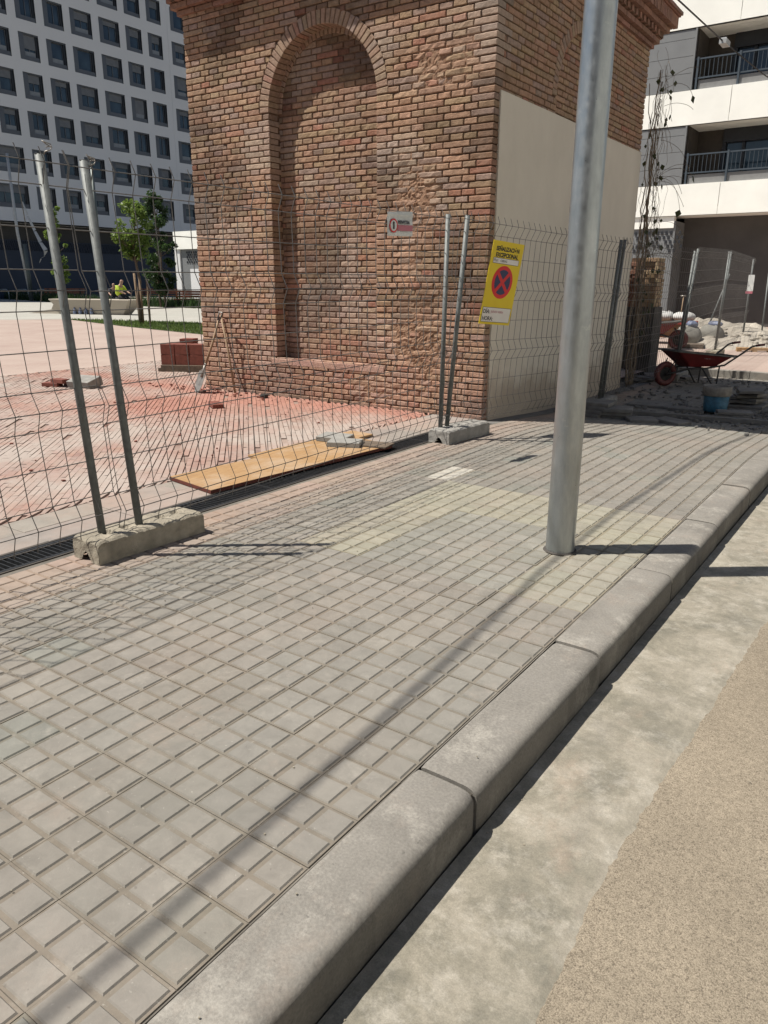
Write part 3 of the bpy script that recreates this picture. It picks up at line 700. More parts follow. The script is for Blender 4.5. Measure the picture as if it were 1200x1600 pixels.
# ================================================================== LEFT APARTMENT BUILDING (plane x = -64.72, in shade)
BX = -64.72
lb = empty('apartment_building', (BX, 48, 0), 0, 'tall pale apartment building with a grid of recessed dark framed windows across the square', 'building')
def lp(p): return (p[0]-BX, p[1]-48, p[2])
cols = [(24.9, 26.8), (27.4, 29.3), (29.9, 31.8), (32.4, 34.2), (34.9, 36.7), (37.75, 39.47), (40.24, 42.0), (42.72, 44.55), (45.23, 47.34), (48.1, 50.22), (50.93, 52.7), (53.44, 55.1), (56.25, 58.15)]
rows = [23.92-2.93*k for k in range(-3, 6)]
wides = [5]          # double width windows low on the left
holes = []
for ri, zt in enumerate(rows):
    for ci, (a, c) in enumerate(cols):
        if ri >= 7 and ci in (4,): continue
        a2 = a
        if ri >= 7 and ci == 5: a2 = 35.6
        h = 2.0 if ri < 8 else 1.85
        dz = -.12 if ci == 12 else 0
        holes.append((a2, c, zt-h+dz, zt+dz, ci, ri))
ybr = sorted({24.0, 60.0}|{h[0] for h in holes}|{h[1] for h in holes}); zbr = sorted({6.35, 36.}|{h[2] for h in holes}|{h[3] for h in holes})
fb = MB()
for i in range(len(ybr)-1):
    for j in range(len(zbr)-1):
        ym, zm = (ybr[i]+ybr[i+1])/2, (zbr[j]+zbr[j+1])/2
        if any(h[0] < ym < h[1] and h[2] < zm < h[3] for h in holes): continue
        fb.add([(BX, ybr[i], zbr[j]), (BX, ybr[i+1], zbr[j]), (BX, ybr[i+1], zbr[j+1]), (BX, ybr[i], zbr[j+1])], [(0, 1, 2, 3)])
for h in holes:
    a, c, z0, z1 = h[:4]; d = BX-.35
    fb.add([(BX, a, z0), (BX, c, z0), (BX, c, z1), (BX, a, z1), (d, a, z0), (d, c, z0), (d, c, z1), (d, a, z1)], [(0, 1, 5, 4), (1, 2, 6, 5), (2, 3, 7, 6), (3, 0, 4, 7)], 1)
fb.add([(BX, 24, 6.35), (BX, 60, 6.35), (BX-1.6, 60, 6.35), (BX-1.6, 24, 6.35)], [(0, 1, 2, 3)], 2)
fb.box((BX-14, 24, 6.36), (BX-.5, 60, 36)); fb.add([(BX, 55.82, 6.35), (BX+.02, 55.82, 6.35), (BX+.02, 55.85, 36), (BX, 55.85, 36)], [(0, 1, 2, 3)])
fb.build('wall', [M_lwhite, M_wdark, M_soffit], lb, fn=lp, recalc=False)
for (a, c, z0, z1, ci, ri) in holes:
    wd, ht = c-a, z1-z0; rnd = random.random()
    f = MB(); iL = .48 if wd < 3 else .05; iR = .20; iB = .34; iT = .10
    x = -.07
    oy0, oy1, oz0, oz1 = iL, wd-iR, iB, ht-iT
    f.box((x-.03, .0, .0), (x, wd, oz0)); f.box((x-.03, 0, oz1), (x, wd, ht)); f.box((x-.03, 0, oz0), (x, oy0, oz1))
    f.box((x-.30, oy1, oz0), (x-.05, wd, oz1), 1)
    f.box((x-.2, oy0, oz0), (x-.16, oy0+.06, oz1)); f.box((x-.2, oy1-.06, oz0), (x-.16, oy1, oz1)); f.box((x-.2, oy0, oz1-.06), (x-.16, oy1, oz1)); f.box((x-.2, oy0, oz0), (x-.16, oy1, oz0+.06))
    if random.random() < .45: f.box((x-.2, (oy0+oy1)/2-.03, oz0), (x-.155, (oy0+oy1)/2+.03, oz1))
    wo = f.build('window', [M_wframe, M_wdark], lb, loc=(0, a-48, z0))
    g = MB(); g.box((x-.24, oy0, oz0), (x-.21, oy1, oz1)); g.build('pane', M_glass, wo)
    g = MB(); bl = random.choice([0, .25, .4, .4, .65, .85]); 
    if bl: g.box((x-.15, oy0+.01, oz1-(oz1-oz0)*bl), (x-.12, oy1-.01, oz1)); g.build('blind', M_blind, wo)
    if random.random() < .55: g = MB(); g.box((x-.14, oy0+.08, oz0+.02), (x-.11, oy1-.08, oz0+.35)); g.build('apron', M_blind2, wo)
# ground floor behind the overhang
gb = MB(); gx = BX-1.5
gb.box((gx-.2, 24, 0), (gx, 56, 4.05)); gb.box((gx-.6, 24, 4.9), (gx-.5, 60, 6.34), 1)
k = 0
z = 4.07
for r_ in range(4):
    for q in range(190):
        y0 = 24+q*.17+(.085 if r_ % 2 else 0); gb.box((gx-.1, y0, z+r_*.2), (gx-.02, y0+.085, z+r_*.2+.2))
gb.box((gx-.15, 24, 4.05), (gx-.13, 56, 4.87), 2); gb.box((gx-.2, 24, 4.87), (gx, 56, 4.93))
gb.build('ground_floor', [M_navy, M_soffit, M_wdark], lb, fn=lp)
# low sunlit wing closing the square
wb = empty('side_wing', (-38, 37.1, 0), 0, 'low white canopy wing in sun at the right end of the tall pale building', 'building')
def wp(p): return (p[0]+38, p[1]-37.1, p[2])
g = MB(); g.box((-43.9, 37.1, 3.63), (-30, 40, 4.79)); g.build('canopy', M_bwhite, wb, fn=wp)
g = MB(); g.box((-43.4, 37.3, 0), (-30, 37.5, 3.62)); g.build('wall', M_panel, wb, fn=wp)
g = MB()
for r_ in range(5):
    for q in range(30): g.box((-42.85+q*.23+(.115 if r_ % 2 else 0), 37.26, 2.72+r_*.16), (-42.85+q*.23+(.115 if r_ % 2 else 0)+.1, 37.31, 2.72+r_*.16+.12))
g.build('grille', M_wdark, wb, fn=wp)
g = MB(); g.box((-42.5, 37.22, 0), (-40.2, 37.29, 2.33))
g.build('door', M_lwhite, wb, fn=wp)
g = MB(); g.box((-43.95, 37.2, 0), (-43.45, 38.6, 3.62)); g.build('pilaster', M_lwhite, wb, fn=wp)

# ================================================================== RIGHT APARTMENT BUILDING (plane y = 29.4)
RY = 29.4
rbd = empty('balcony_building', (-4, RY, 0), 0, 'white building with long banded balconies and dark glazing behind the brick tower', 'building')
def rp(p): return (p[0]+4, p[1]-RY, p[2])
bands = [(3.77, 4.79), (6.67, 7.74), (9.62, 10.72), (12.55, 13.6)]
jx = [-22, -18.3, -14.6, -10.9, -6.62, -2.9, .8, 4.5, 8]
for z0, z1 in bands:
    g = MB()
    for k in range(len(jx)-1): g.box((jx[k]+.009, RY, z0), (jx[k+1]-.009, RY+.18, z1))
    g.box((-22, RY+.02, z0), (8, RY+1.75, z0+.25))
    g.build('balcony_band', M_bwhite, rbd, fn=rp)
for z0, z1 in ((4.79, 6.67), (7.74, 9.62), (10.72, 12.55)):
    g = MB(); zz = z0+.02
    hs = [.30, .50, .50, .50]; 
    while zz < z1-.03:
        h_ = min(.52, z1-.02-zz); g.box((-22, RY+.03, zz), (-7.96, RY+.07, zz+h_-.012)); zz += h_
    g.box((-7.98, RY+.01, z0), (-7.93, RY+.11, z1)); g.build('screen_panel', M_panel, rbd, fn=rp)
    g = MB(); g.box((-7.93, RY+1.5, z0-.8), (-7.05, RY+1.75, z1)); g.box((-7.96, RY+.2, z0), (-7.90, RY+1.5, z1)); g.build('side_wall', M_inner, rbd, fn=rp)
    w_ = MB(); w_.box((-7.04, RY+1.45, z0-.8), (-6.92, RY+1.7, z1), 0); 
    for x in (-6.35, -4.6, -2.8, -1, .8, 2.6, 4.4): w_.box((x-.05, RY+1.5, z0-.8), (x+.05, RY+1.6, z1-.42))
    w_.box((-7.0, RY+1.4, z1-.44), (8, RY+1.62, z1), 1)
    wf = w_.build('window', [M_wdark, M_wdark], rbd, fn=rp)
    g = MB(); g.box((-6.92, RY+1.6, z0-.8), (8, RY+1.64, z1-.43)); g.build('pane', M_glass, wf, fn=rp)
    # railing
    g = MB(); y = RY+.09
    g.box((-7.9, y, z0+.92), (8, y+.045, z0+.965)); g.box((-7.9, y, z0+.34), (8, y+.04, z0+.385))
    for x in (-7.82, -6.5, -4.66, -2.8, -.95, .9, 2.7): g.box((x-.03, y-.02, z0+.0), (x+.03, y+.06, z0+1.0))
    x = -7.72
    while x < 5:
        g.box((x-.007, y+.01, z0+.385), (x+.007, y+.032, z0+.92)); x += .135
    g.build('railing', M_rail, rbd, fn=rp)
    g = MB(); g.box((-7.76, y+.05, z0), (8, y+.07, z0+.30)); g.build('upstand', M_railin, rbd, fn=rp)
g = MB(); g.box((-22, RY+1.75, -.3), (8, RY+8, 13.6)); g.build('core', M_inner, rbd, fn=rp)
g = MB(); g.box((-8.02, RY+1.3, -.3), (8, RY+1.7, 3.76)); 
g.build('ground_wall', M_gwall, rbd, fn=rp)
g = MB(); g.box((-22, RY+.12, -.3), (-8.04, RY+.25, 3.36)); g.box((-8.04, RY+.10, -.3), (-7.98, RY+1.3, 3.6)); g.build('service_wall', M_panel, rbd, fn=rp)
g = MB(); g.box((-22, RY+.06, 3.37), (-8.04, RY+.3, 3.76)); g.build('lintel', M_bwhite, rbd, fn=rp)
g = MB()
for r_ in range(5):
    for q in range(40):
        if random.random() < .8: g.box((-14+q*.3/1.9*1+(.08 if r_ % 2 else 0), RY+.095, 2.55+r_*.15), (-14+q*.3/1.9+(.08 if r_ % 2 else 0)+.075, RY+.125, 2.55+r_*.15+.11))
g.build('grille', M_wdark, rbd, fn=rp)

# ================================================================== UNSEEN BUILDINGS behind the camera, added for the lamp post to reflect
def block(name, x0, x1, y0, y1, h, mat, label, face):
    e = empty(name, ((x0+x1)/2, (y0+y1)/2, -.3), 0, label, 'building'); cx_, cy_ = (x0+x1)/2, (y0+y1)/2
    g = MB(); g.box((x0-cx_, y0-cy_, 0), (x1-cx_, y1-cy_, h)); g.build('wall', mat, e)
    g = MB(); z = 1.2
    while z < h-2:
        t = 1.
        if face == '-x':
            while t < (y1-y0)-2: g.box((x0-cx_-.02, y0-cy_+t, z), (x0-cx_+.1, y0-cy_+t+1.3, z+1.6)); t += 2.8
        else:
            while t < (x1-x0)-2: g.box((x0-cx_+t, y1-cy_-.1, z), (x0-cx_+t+1.3, y1-cy_+.02, z+1.6)); t += 2.8
        z += 3.1
    g.build('window', M_glass, e)
block('reflection_building', 15, 25, -30, 22, 13, M_bwhite, 'pale unseen building added across the street behind the viewer for reflections', '-x')
block('reflection_building', -9, 13, -34, -22, 16, M_gwall, 'dark unseen building added behind the viewer for reflections', '+y')

# ================================================================== LAMP POST (foreground)
lpst = empty('lamp_post', (-1.50, 3.89, 0), 0, 'thick galvanised steel lamp post standing on the pavement near the kerb', 'lamp post')
g = MB(); H = 7.; prof = [(.080-.0012*z, z) for z in np.linspace(-.02, H, 40)]
g.lathe(prof, 40); g.build('pole', M_galv, lpst)
g = MB(); g.lathe([(.094, .001), (.091, .005), (.079, .006)], 40, smooth=False); g.build('base_ring', M_dark, lpst)
g = MB(); g.tube([(0, 0, 6.9), (.2, 0, 7.3), (.9, 0, 7.5), (1.3, 0, 7.5)], .035); g.build('arm', M_galv, lpst)
g = MB(); g.loft([[(1.2, -.12, 7.46), (1.75, -.10, 7.46), (1.75, .10, 7.46), (1.2, .12, 7.46)], [(1.25, -.08, 7.56), (1.7, -.06, 7.53), (1.7, .06, 7.53), (1.25, .08, 7.56)]]); g.build('lamp_head', M_galv, lpst)

# ================================================================== FENCES
HZ = [0, .1, .2, .4, .6, .7, .8, 1.0, 1.2, 1.3, 1.4, 1.6, 1.8, 1.9]
ZB = .14                                             # mesh starts above the ground
def fence_panel(b0, b1, t0, t1, label, group='wire mesh fence panels along the site', ext0=.11, ext1=.11, bow=0., postscale=1., h=1.9):
    b0, b1, t0, t1 = map(Vector, (b0, b1, t0, t1)); org = Vector((b0.x, b0.y, b0.z))
    f = empty('fence_panel', org, 0, label, 'fence', group)
    L = (b1-b0).length; d = (b1-b0).normalized(); nrm = d.cross(Vector((0, 0, 1))).normalized()
    def Pm(s, z, n=0):                               # s in metres along, z height above foot
        u = s/L; k = z/h; p = (b0*(1-u)+b1*u)*(1-k)+(t0*(1-u)+t1*u)*k
        return p+nrm*(n+bow*math.sin(max(0, min(1, u))*PI)*(.4+.6*k)+.012*noise.noise(Vector((s*1.3, z*1.1, org.y))))-org
    for q, s in enumerate((0, L)):
        g = MB(); top = Pm(s, h); bot = Pm(s, -.07)
        bot, top = (b0, t0) if q == 0 else (b1, t1)
        dd = (top-bot).normalized(); g.tube([bot-dd*.06-org, top-org], .0215, 12)
        g.tube([top-org, top-org+dd*.001], .0225, 12)
        po = g.build('post', M_post, f)
    g = MB(); sc = (h-.02)/1.95
    def fold(z):
        for c in (.1, .7, 1.3, 1.9):
            if abs(z-c) < .1: return .042*(1-abs(z-c)/.1)
        return 0
    r = .0028
    for z in HZ:
        n_ = max(8, int(L/.25)); g.tube([Pm(-ext0+(L+ext0+ext1)*i/n_, (z+.03)*sc, fold(z)) for i in range(n_+1)], r, 4, cap=False, smooth=True)
    zs_ = [-.02, 0, .05, .1, .15, .2, .3, .4, .5, .6, .65, .7, .75, .8, 1., 1.2, 1.25, 1.3, 1.35, 1.4, 1.6, 1.8, 1.85, 1.9, 1.97]
    nv = int((L+ext0+ext1)/.122)
    for i in range(nv+1):
        s = -ext0+(L+ext0+ext1)*i/nv
        g.tube([Pm(s+.004*noise.noise(Vector((z*3, i, 0))), (z+.03)*sc, fold(z)+.004) for z in zs_], r, 4, cap=False, smooth=True)
    g.build('wire_mesh', M_wire, f)
    return f
pA = fence_panel((-3.50, -1.28, .12), (-3.526, 2.337, .12), (-3.52, -1.38, 2.02), (-3.59, 2.266, 2.03), 'wire mesh fence panel at the left edge, ending at the nearest concrete foot')
pB = fence_panel((-3.483, 2.55, .12), (-3.661, 6.169, .12), (-3.557, 2.48, 2.025), (-3.715, 6.30, 2.045), 'long wire mesh fence panel running from the nearest concrete foot to the tower corner')
pC = fence_panel((-3.646, 6.264, .12), (-3.43, 9.90, -.02), (-3.45, 6.19, 2.02), (-3.36, 10.02, 1.98), 'wire mesh fence panel in front of the cream plaster, carrying the yellow sign', bow=-.03)
pD = fence_panel((-3.43, 10.02, -.02), (-3.47, 13.75, -.02), (-3.36, 10.16, 1.99), (-3.40, 13.9, 1.98), 'wire mesh fence panel behind the red wheelbarrow, its far posts dark in the tower shade')
pE = fence_panel((-3.47, 13.87, -.02), (-3.64, 17.5, .1), (-3.38, 14.02, 2.02), (-3.62, 17.6, 2.1), 'sunlit wire mesh fence panel in front of the charcoal wall')
pF = fence_panel((-3.66, 17.62, .1), (-3.8, 21.25, .1), (-3.62, 17.78, 2.1), (-3.8, 21.3, 2.05), 'farthest wire mesh fence panel beside the rubble heap')
for p_ in (pA, pB):
    pass
# twisted tie wire on top of the two nearest posts
def tie(parent, at, seed):
    random.seed(seed); g = MB(); p = Vector(at); pts = [p]
    for k in range(9):
        a = k*1.3; p = p+Vector((.012*math.cos(a), .03*math.sin(a), .012 if k < 5 else -.006)); pts.append(p)
    g.tube(pts, .0028, 5); g.build('tie_wire', M_steel, parent)
tie(pA, Vector((-3.59, 2.29, 2.03))-Vector((-3.50, -1.28, .12)), 3); tie(pB, Vector((-3.555, 2.50, 1.99))-Vector((-3.483, 2.55, .12)), 5)
random.seed(11)

def foot(loc, rz, L=.72, W=.235, Hh=.13, mat=None, label='', rough=.006):
    # precast foot with chamfered top edges, a row of sockets and a notch under each end
    e = empty('concrete_block', loc, rz, label, 'concrete foot', 'concrete feet under the fence posts')
    g = MB(); nx, ny = 56, 20; idx = []
    socks = [(-.22, 0), (-.10, .0), (.02, 0), (.14, 0), (.25, 0)]
    def top(x, y):
        dz = 0; ex = L/2-abs(x); ey = W/2-abs(y); dz -= max(0, .018-ex)*.8+max(0, .016-ey)*.9
        for sx_, sy_ in socks:
            rr = math.hypot(x-sx_, y-sy_); dz -= .022*max(0, 1-(rr/.036)**4)
        dz -= .004*(1 if abs((x*1000) % 120-60) < 6 else 0)
        return Hh+dz+rough*noise.noise(Vector((x*22, y*22, loc[1])))+rough*.5*noise.noise(Vector((x*60, y*60, loc[1])))
    vs = []
    for j in range(ny+1):
        for i in range(nx+1):
            x = -L/2+L*i/nx; y = -W/2+W*j/ny; vs.append((x, y, top(x, y)))
    fs = [(j*(nx+1)+i, j*(nx+1)+i+1, (j+1)*(nx+1)+i+1, (j+1)*(nx+1)+i) for j in range(ny) for i in range(nx)]
    g.add(vs, fs, smooth=False)
    def side(pts_top, inw, notch=False):
        rows_ = 6; vv = []; n = len(pts_top)
        for r_ in range(rows_+1):
            t = r_/rows_
            for k, p in enumerate(pts_top):
                z = p[2]*(1-t)+.0*t; 
                if notch:
                    c = abs(k/(n-1)-.5)*W; lift = max(0, .055*(1-(c/.045)**2)) if c < .045 else 0; z = max(z*1., lift) if t == 1 else p[2]*(1-t)+lift*t
                q = rough*.8*noise.noise(Vector((p[0]*25, p[1]*25, z*25)))*(1 if 0 < r_ else 0)
                vv.append((p[0]+inw[0]*q, p[1]+inw[1]*q, z))
        g.add(vv, [(r_*n+k, r_*n+k+1, (r_+1)*n+k+1, (r_+1)*n+k) for r_ in range(rows_) for k in range(n-1)])
    side([vs[i] for i in range(nx+1)], (0, -1)); side([vs[ny*(nx+1)+i] for i in range(nx+1)], (0, 1))
    side([vs[j*(nx+1)] for j in range(ny+1)], (-1, 0), True); side([vs[j*(nx+1)+nx] for j in range(ny+1)], (1, 0), True)
    g.add([(-L/2+.1, -W/2+.01, .004), (L/2-.1, -W/2+.01, .004), (L/2-.1, W/2-.01, .004), (-L/2+.1, W/2-.01, .004)], [(0, 1, 2, 3)])
    g.build('block', mat, e); return e
foot((-3.508, 2.58, .001), R(90-1.5), mat=M_conc, label='rough pale concrete foot nearest the camera, holding two fence posts beside the drain', rough=.0055)
foot((-3.575, 6.40, .001), R(90-4), mat=M_conc2, label='smooth grey concrete foot at the corner of the brick tower', rough=.004)
foot((-3.44, 9.97, -.14), R(90), mat=M_conc2, label='shaded concrete foot under the fence posts at the back of the plaster wall')
foot((-3.46, 13.82, -.14), R(90), mat=M_conc2, label='dark shaded concrete foot behind the red wheelbarrow')
foot((-3.64, 17.56, -.02), R(90), mat=M_conc, label='sunlit concrete foot at the near edge of the rubble heap')
foot((-3.80, 21.3, -.02), R(90), mat=M_newbrick, label='brown foot block under the farthest fence posts')

# text helper
def text(s, size, mat, M, parent, ext=.0006, name='lettering', bold=0., align='LEFT', sx=1.):
    cu = bpy.data.curves.new('t', 'FONT'); cu.body = s; cu.size = size; cu.extrude = ext; cu.offset = bold; cu.align_x = align; cu.resolution_u = 3
    t = bpy.data.objects.new('t', cu); COL.objects.link(t); bpy.context.view_layer.update()
    me = bpy.data.meshes.new_from_object(t.evaluated_get(bpy.context.evaluated_depsgraph_get())); bpy.data.objects.remove(t); bpy.data.curves.remove(cu)
    me.transform(M @ Matrix.Diagonal((sx, 1, 1, 1))); me.name = name; me.materials.clear(); me.materials.append(mat)
    o = bpy.data.objects.new(name, me); COL.objects.link(o); o.parent = parent; return o
# yellow no stopping sign; local x across, y up, z towards the viewer
def sign_matrix(c, yaw, tilt, roll):
    r = Vector((math.sin(yaw), math.cos(yaw), 0)); n = Vector((math.cos(yaw), -math.sin(yaw), 0)); u = Vector((0, 0, 1))
    u2 = u*math.cos(tilt)+n*math.sin(tilt); r3 = r*math.cos(roll)+u2*math.sin(roll); u3 = -r*math.sin(roll)+u2*math.cos(roll)
    n3 = r3.cross(u3); return Matrix.Translation(c) @ Matrix((r3, u3, n3)).transposed().to_4x4()
sg = empty('yellow_sign'); sg.matrix_world = sign_matrix((-3.367, 6.741, 1.443), .228, .131, -.074)
tag(sg, 'yellow no stopping sign reading SEÑALIZACIÓN EXCEPCIONAL, hung on the fence', 'sign')
W2, H2 = .2265, .377
g = MB(); g.box((-W2, -H2, -.004), (W2, H2, 0), bev=.0); g.build('panel', M_yellow, sg)
def disc(g, r, z0, z1, cx, cy, mat=0, n=48):
    g.loft([[(cx+r*math.cos(2*PI*k/n), cy+r*math.sin(2*PI*k/n), z0) for k in range(n)], [(cx+r*math.cos(2*PI*k/n), cy+r*math.sin(2*PI*k/n), z1) for k in range(n)]], mat)
cy = .015; rr_ = .150
g = MB(); disc(g, rr_, .0002, .0014, 0, cy, 0); disc(g, rr_*.76, .0015, .0022, 0, cy, 1)
for a in (R(45), R(-45)):
    M = Matrix.Translation((0, cy, 0)) @ Matrix.Rotation(a, 4, 'Z'); g.box((-.017, -rr_*.80, .0023 if a > 0 else .0025), (.017, rr_*.80, .0029 if a > 0 else .0031), 0, M=M)
g.build('no_stopping_symbol', [M_red, M_blue], sg)
T_ = lambda x, y: Matrix.Translation((x, y, .0008))
text('SEÑALIZACIÓN', .052, M_black, T_(0, .292), sg, bold=.0022, align='CENTER', sx=.93)
text('EXCEPCIONAL', .052, M_black, T_(0, .238), sg, bold=.0022, align='CENTER', sx=.95)
def framed(x0, y0, x1, y1):
    g = MB(); g.box((x0-.004, y0-.004, .0002), (x1+.004, y1+.004, .0010), 0); g.box((x0, y0, .0011), (x1, y1, .0016), 1); g.build('white_box', [M_black, M_white], sg)
framed(-.185, .182, .185, .226); framed(-.205, -.352, .205, -.222)
T2 = lambda x, y: Matrix.Translation((x, y, .0022))
text('Por:', .038, M_black, T2(-.178, .193), sg); text('OBRAS', .032, M_wframe, T2(-.085, .194), sg)
text('DÍA:', .052, M_black, T2(-.198, -.275), sg, bold=.001); text('HORA:', .052, M_black, T2(-.198, -.340), sg, bold=.001)
text('JUEVES VIERN', .030, M_signpk, T2(-.085, -.268), sg)
# worn white sheet on panel B
ws = empty('white_notice'); ws.matrix_world = sign_matrix((-3.535, 5.262, 1.895), .06, .02, .03)
tag(ws, 'worn white notice with a stop hand roundel, tied to the fence before the brick wall', 'sign')
g = MB(); nx, ny = 16, 8; vs = [(-.165+.33*i/nx, -.09+.18*j/ny+(.012*(i/nx-.5) if j == ny else 0), .004*math.sin(i*1.1)+.003*math.sin(j*2)) for j in range(ny+1) for i in range(nx+1)]
g.add(vs, [(j*(nx+1)+i, j*(nx+1)+i+1, (j+1)*(nx+1)+i+1, (j+1)*(nx+1)+i) for j in range(ny) for i in range(nx)])
vs2 = [(x, y, z-.0015) for x, y, z in vs]; g.add(vs2, [(j*(nx+1)+i, (j+1)*(nx+1)+i, (j+1)*(nx+1)+i+1, j*(nx+1)+i+1) for j in range(ny) for i in range(nx)])
g.build('sheet', M_signwh, ws)
g = MB(); disc(g, .052, .009, .0102, -.098, -.015, 0, 32); disc(g, .040, .0104, .011, -.098, -.015, 1, 32)
g.box((-.108, -.04, .0112), (-.088, .0, .0118), 2)
for k in range(4): g.box((-.110+k*.006, .0, .0112), (-.1055+k*.006, .018-.004*abs(k-1.5), .0118), 2)
g.build('stop_hand_symbol', [M_red, M_signwh, M_black], ws)
text('RENVITSA', .036, M_black, Matrix.Translation((-.040, .0, .0105)), ws, bold=.001, sx=.93)
g = MB(); g.box((-.042, -.052, .009), (.150, -.008, .0100)); g.build('red_band', M_signpk, ws)

# ================================================================== ITEMS BY THE DRAIN
def at_slope(): pass
bd = empty('plywood_board', (-4.26, 4.65, .004), 0, 'long yellow plywood board with a dark red edge lying over the paving beside the drain', 'board')
out = [(-4.55, 3.64), (-3.99, 3.545), (-3.83, 5.60), (-4.36, 5.72)]
g = MB(); z0, z1 = .028, .047
inn = [(x+4.26, y-4.65) for x, y in out]
g.loft([[(x, y, .0) for x, y in inn], [(x, y, .024) for x, y in inn]], 0, smooth=False); g.build('edge', M_plyedge, bd)
g = MB(); g.loft([[(x*.995, y*.997, .0245) for x, y in inn], [(x*.995, y*.997, .0265) for x, y in inn]], 0); g.build('top_face', M_ply, bd)
b2 = [(-4.62, 4.55), (-4.38, 4.50), (-4.30, 5.95), (-4.58, 5.98)]
g = MB(); cx, cyy = -4.47, 5.25
g.loft([[(x-cx, y-cyy, .0) for x, y in b2], [(x-cx, y-cyy, .02) for x, y in b2]]); o = g.build('plywood_offcut', M_ply); o.location = (cx, cyy, .004)
tag(o, 'narrow plywood offcut lying behind the long board', 'board')
g = MB(); g.box((-.16, -.11, 0), (.16, .11, .012)); o = g.build('brown_board', M_bark); o.location = (-3.965, 5.50, .032); o.rotation_euler = (0, 0, R(12))
tag(o, 'small brown board at the far end of the plywood', 'board')
def paver(loc, rz, s=(.2, .2, .045), mat=M_paverloose, label='', grp=None, name='grey_paver', tilt=(0, 0)):
    g = MB(); a, c, h = s; g.box((-a/2, -c/2, 0), (a/2, c/2, h), bev=.006)
    o = g.build(name, mat); o.location = loc; o.rotation_euler = (R(tilt[0]), R(tilt[1]), R(rz)); return tag(o, label, 'paver', grp)
paver((-4.17, 5.34, .033), 25, label='grey paver on the plywood, the nearer and more level of the pair', grp='grey pavers on the plywood', s=(.30, .2, .045))
paver((-4.40, 5.48, .033), 10, label='grey paver on the plywood, the farther one tucked behind its twin', grp='grey pavers on the plywood', s=(.30, .2, .045), tilt=(3, 0))

# ================================================================== LEFT WORKS: new bricks, shovels, rubble
random.seed(21)
def newbrick(loc, rz, label, s=(.29, .14, .10), mat=M_newbrick, grp='new red bricks by the tower', name='red_brick', tilt=(0, 0)):
    g = MB(); a, c, h = s; g.box((-a/2, -c/2, 0), (a/2, c/2, h), bev=.004)
    for k in range(3): g.box((-a/2-.0015, -c/2+.02+k*.038, .02), (-a/2-.0005, -c/2+.044+k*.038, h-.025), 1)
    o = g.build(name, [mat, M_plyedge]); o.location = loc; o.rotation_euler = (R(tilt[0]), R(tilt[1]), R(rz)); return tag(o, label, 'brick', grp)
px, py = -10.25, 9.0
g = MB(); g.box((-.5, -.4, 0), (.42, .4, .05), bev=.004); [g.box((-.55, -.4+k*.33, -.06), (.45, -.3+k*.33, -.001)) for k in range(3)]
o = g.build('wooden_pallet', M_bark); o.location = (px, py, .06); o.rotation_euler = (0, 0, R(28)); tag(o, 'low wooden pallet under the stack of new red bricks', 'pallet')
def stackpos(i, j, k): 
    a = R(28); x = -.38+i*.25; y = -.24+j*.245; return (px+x*math.cos(a)-y*math.sin(a), py+x*math.sin(a)+y*math.cos(a), .113+k*.172)
rowsn = [('bottom', 0, [(i, j) for i in range(4) for j in range(2)]), ('upper', 1, [(0, 0), (1, 0), (2, 0), (0, 1), (1, 1)]), ('top', 2, [(1, 1)])]
nm = ['first', 'second', 'third', 'fourth']
for ln, k, lst in rowsn:
    for (i, j) in lst:
        newbrick(stackpos(i, j, k if k < 2 else 2), 28+random.uniform(-2, 2), '%s new red block from the left in the %s, %s layer of the stack' % (nm[i], 'front row' if j == 0 else 'back row', ln) if k < 2 else 'single new red block lying on top of the stack', s=(.238, .236, .168 if k < 2 else .07), name='red_block', grp='new red blocks in the stack by the tower')
newbrick((-6.93, 6.33, 0), -32, 'loose red brick lying alone on the dusty paving before the tower', s=(.30, .13, .05))
for i, (x, y, rz) in enumerate([(-10.25, 6.25, 20), (-10.05, 6.42, -15), (-10.12, 6.30, 5)]):
    newbrick((x, y, 0 if i < 2 else .056), rz, ['broken red brick left of the leaning grey block', 'second broken red brick close behind the first', 'broken red brick lying across the other two'][i], s=(.26, .13, .055), grp='broken bricks by the grey block')
o = paver((-9.78, 6.48, 0), 12, s=(.40, .28, .13), mat=M_conc2, label='pale grey concrete block behind the nearest fence posts', name='concrete_block', tilt=(14, 0)); o['category'] = 'block'
def shovel(name, loc, rot, label, blade=True):
    e = empty(name, loc, 0, label, 'shovel', 'tools leaning on the tower'); e.rotation_euler = rot
    g = MB(); g.tube([(0, 0, .30), (0, .01, .7), (0, 0, 1.02)], [.017, .016, .015], 8); g.build('shaft', M_shovelwood, e)
    g = MB(); g.tube([(0, 0, .98), (-.045, 0, 1.06), (-.052, 0, 1.13)], .009, 6); g.tube([(0, 0, .98), (.045, 0, 1.06), (.052, 0, 1.13)], .009, 6); g.build('grip_frame', M_blacktape, e)
    g = MB(); g.tube([(-.062, 0, 1.13), (.062, 0, 1.13)], .013, 8); g.build('grip', M_steel, e)
    g = MB(); rows_ = []
    for z, wd, dep in ((.33, .03, .0), (.30, .10, .012), (.24, .115, .02), (.10, .105, .016), (.02, .07, .008), (0, .03, 0)):
        rows_.append([(wd*t, -.0+dep*(1-t*t)-.01, z) for t in np.linspace(-1, 1, 7)]+[(wd*t, dep*(1-t*t)-.006, z) for t in np.linspace(1, -1, 7)])
    g.loft(rows_, smooth=False); g.tube([(0, 0, .22), (0, 0, .42)], .018, 8); g.build('blade', M_steel, e); return e
sh = shovel('shovel', (-8.05, 7.02, .0), (R(-20), R(4), R(-20)), 'shovel with a pale steel blade leaning against the left corner of the tower')
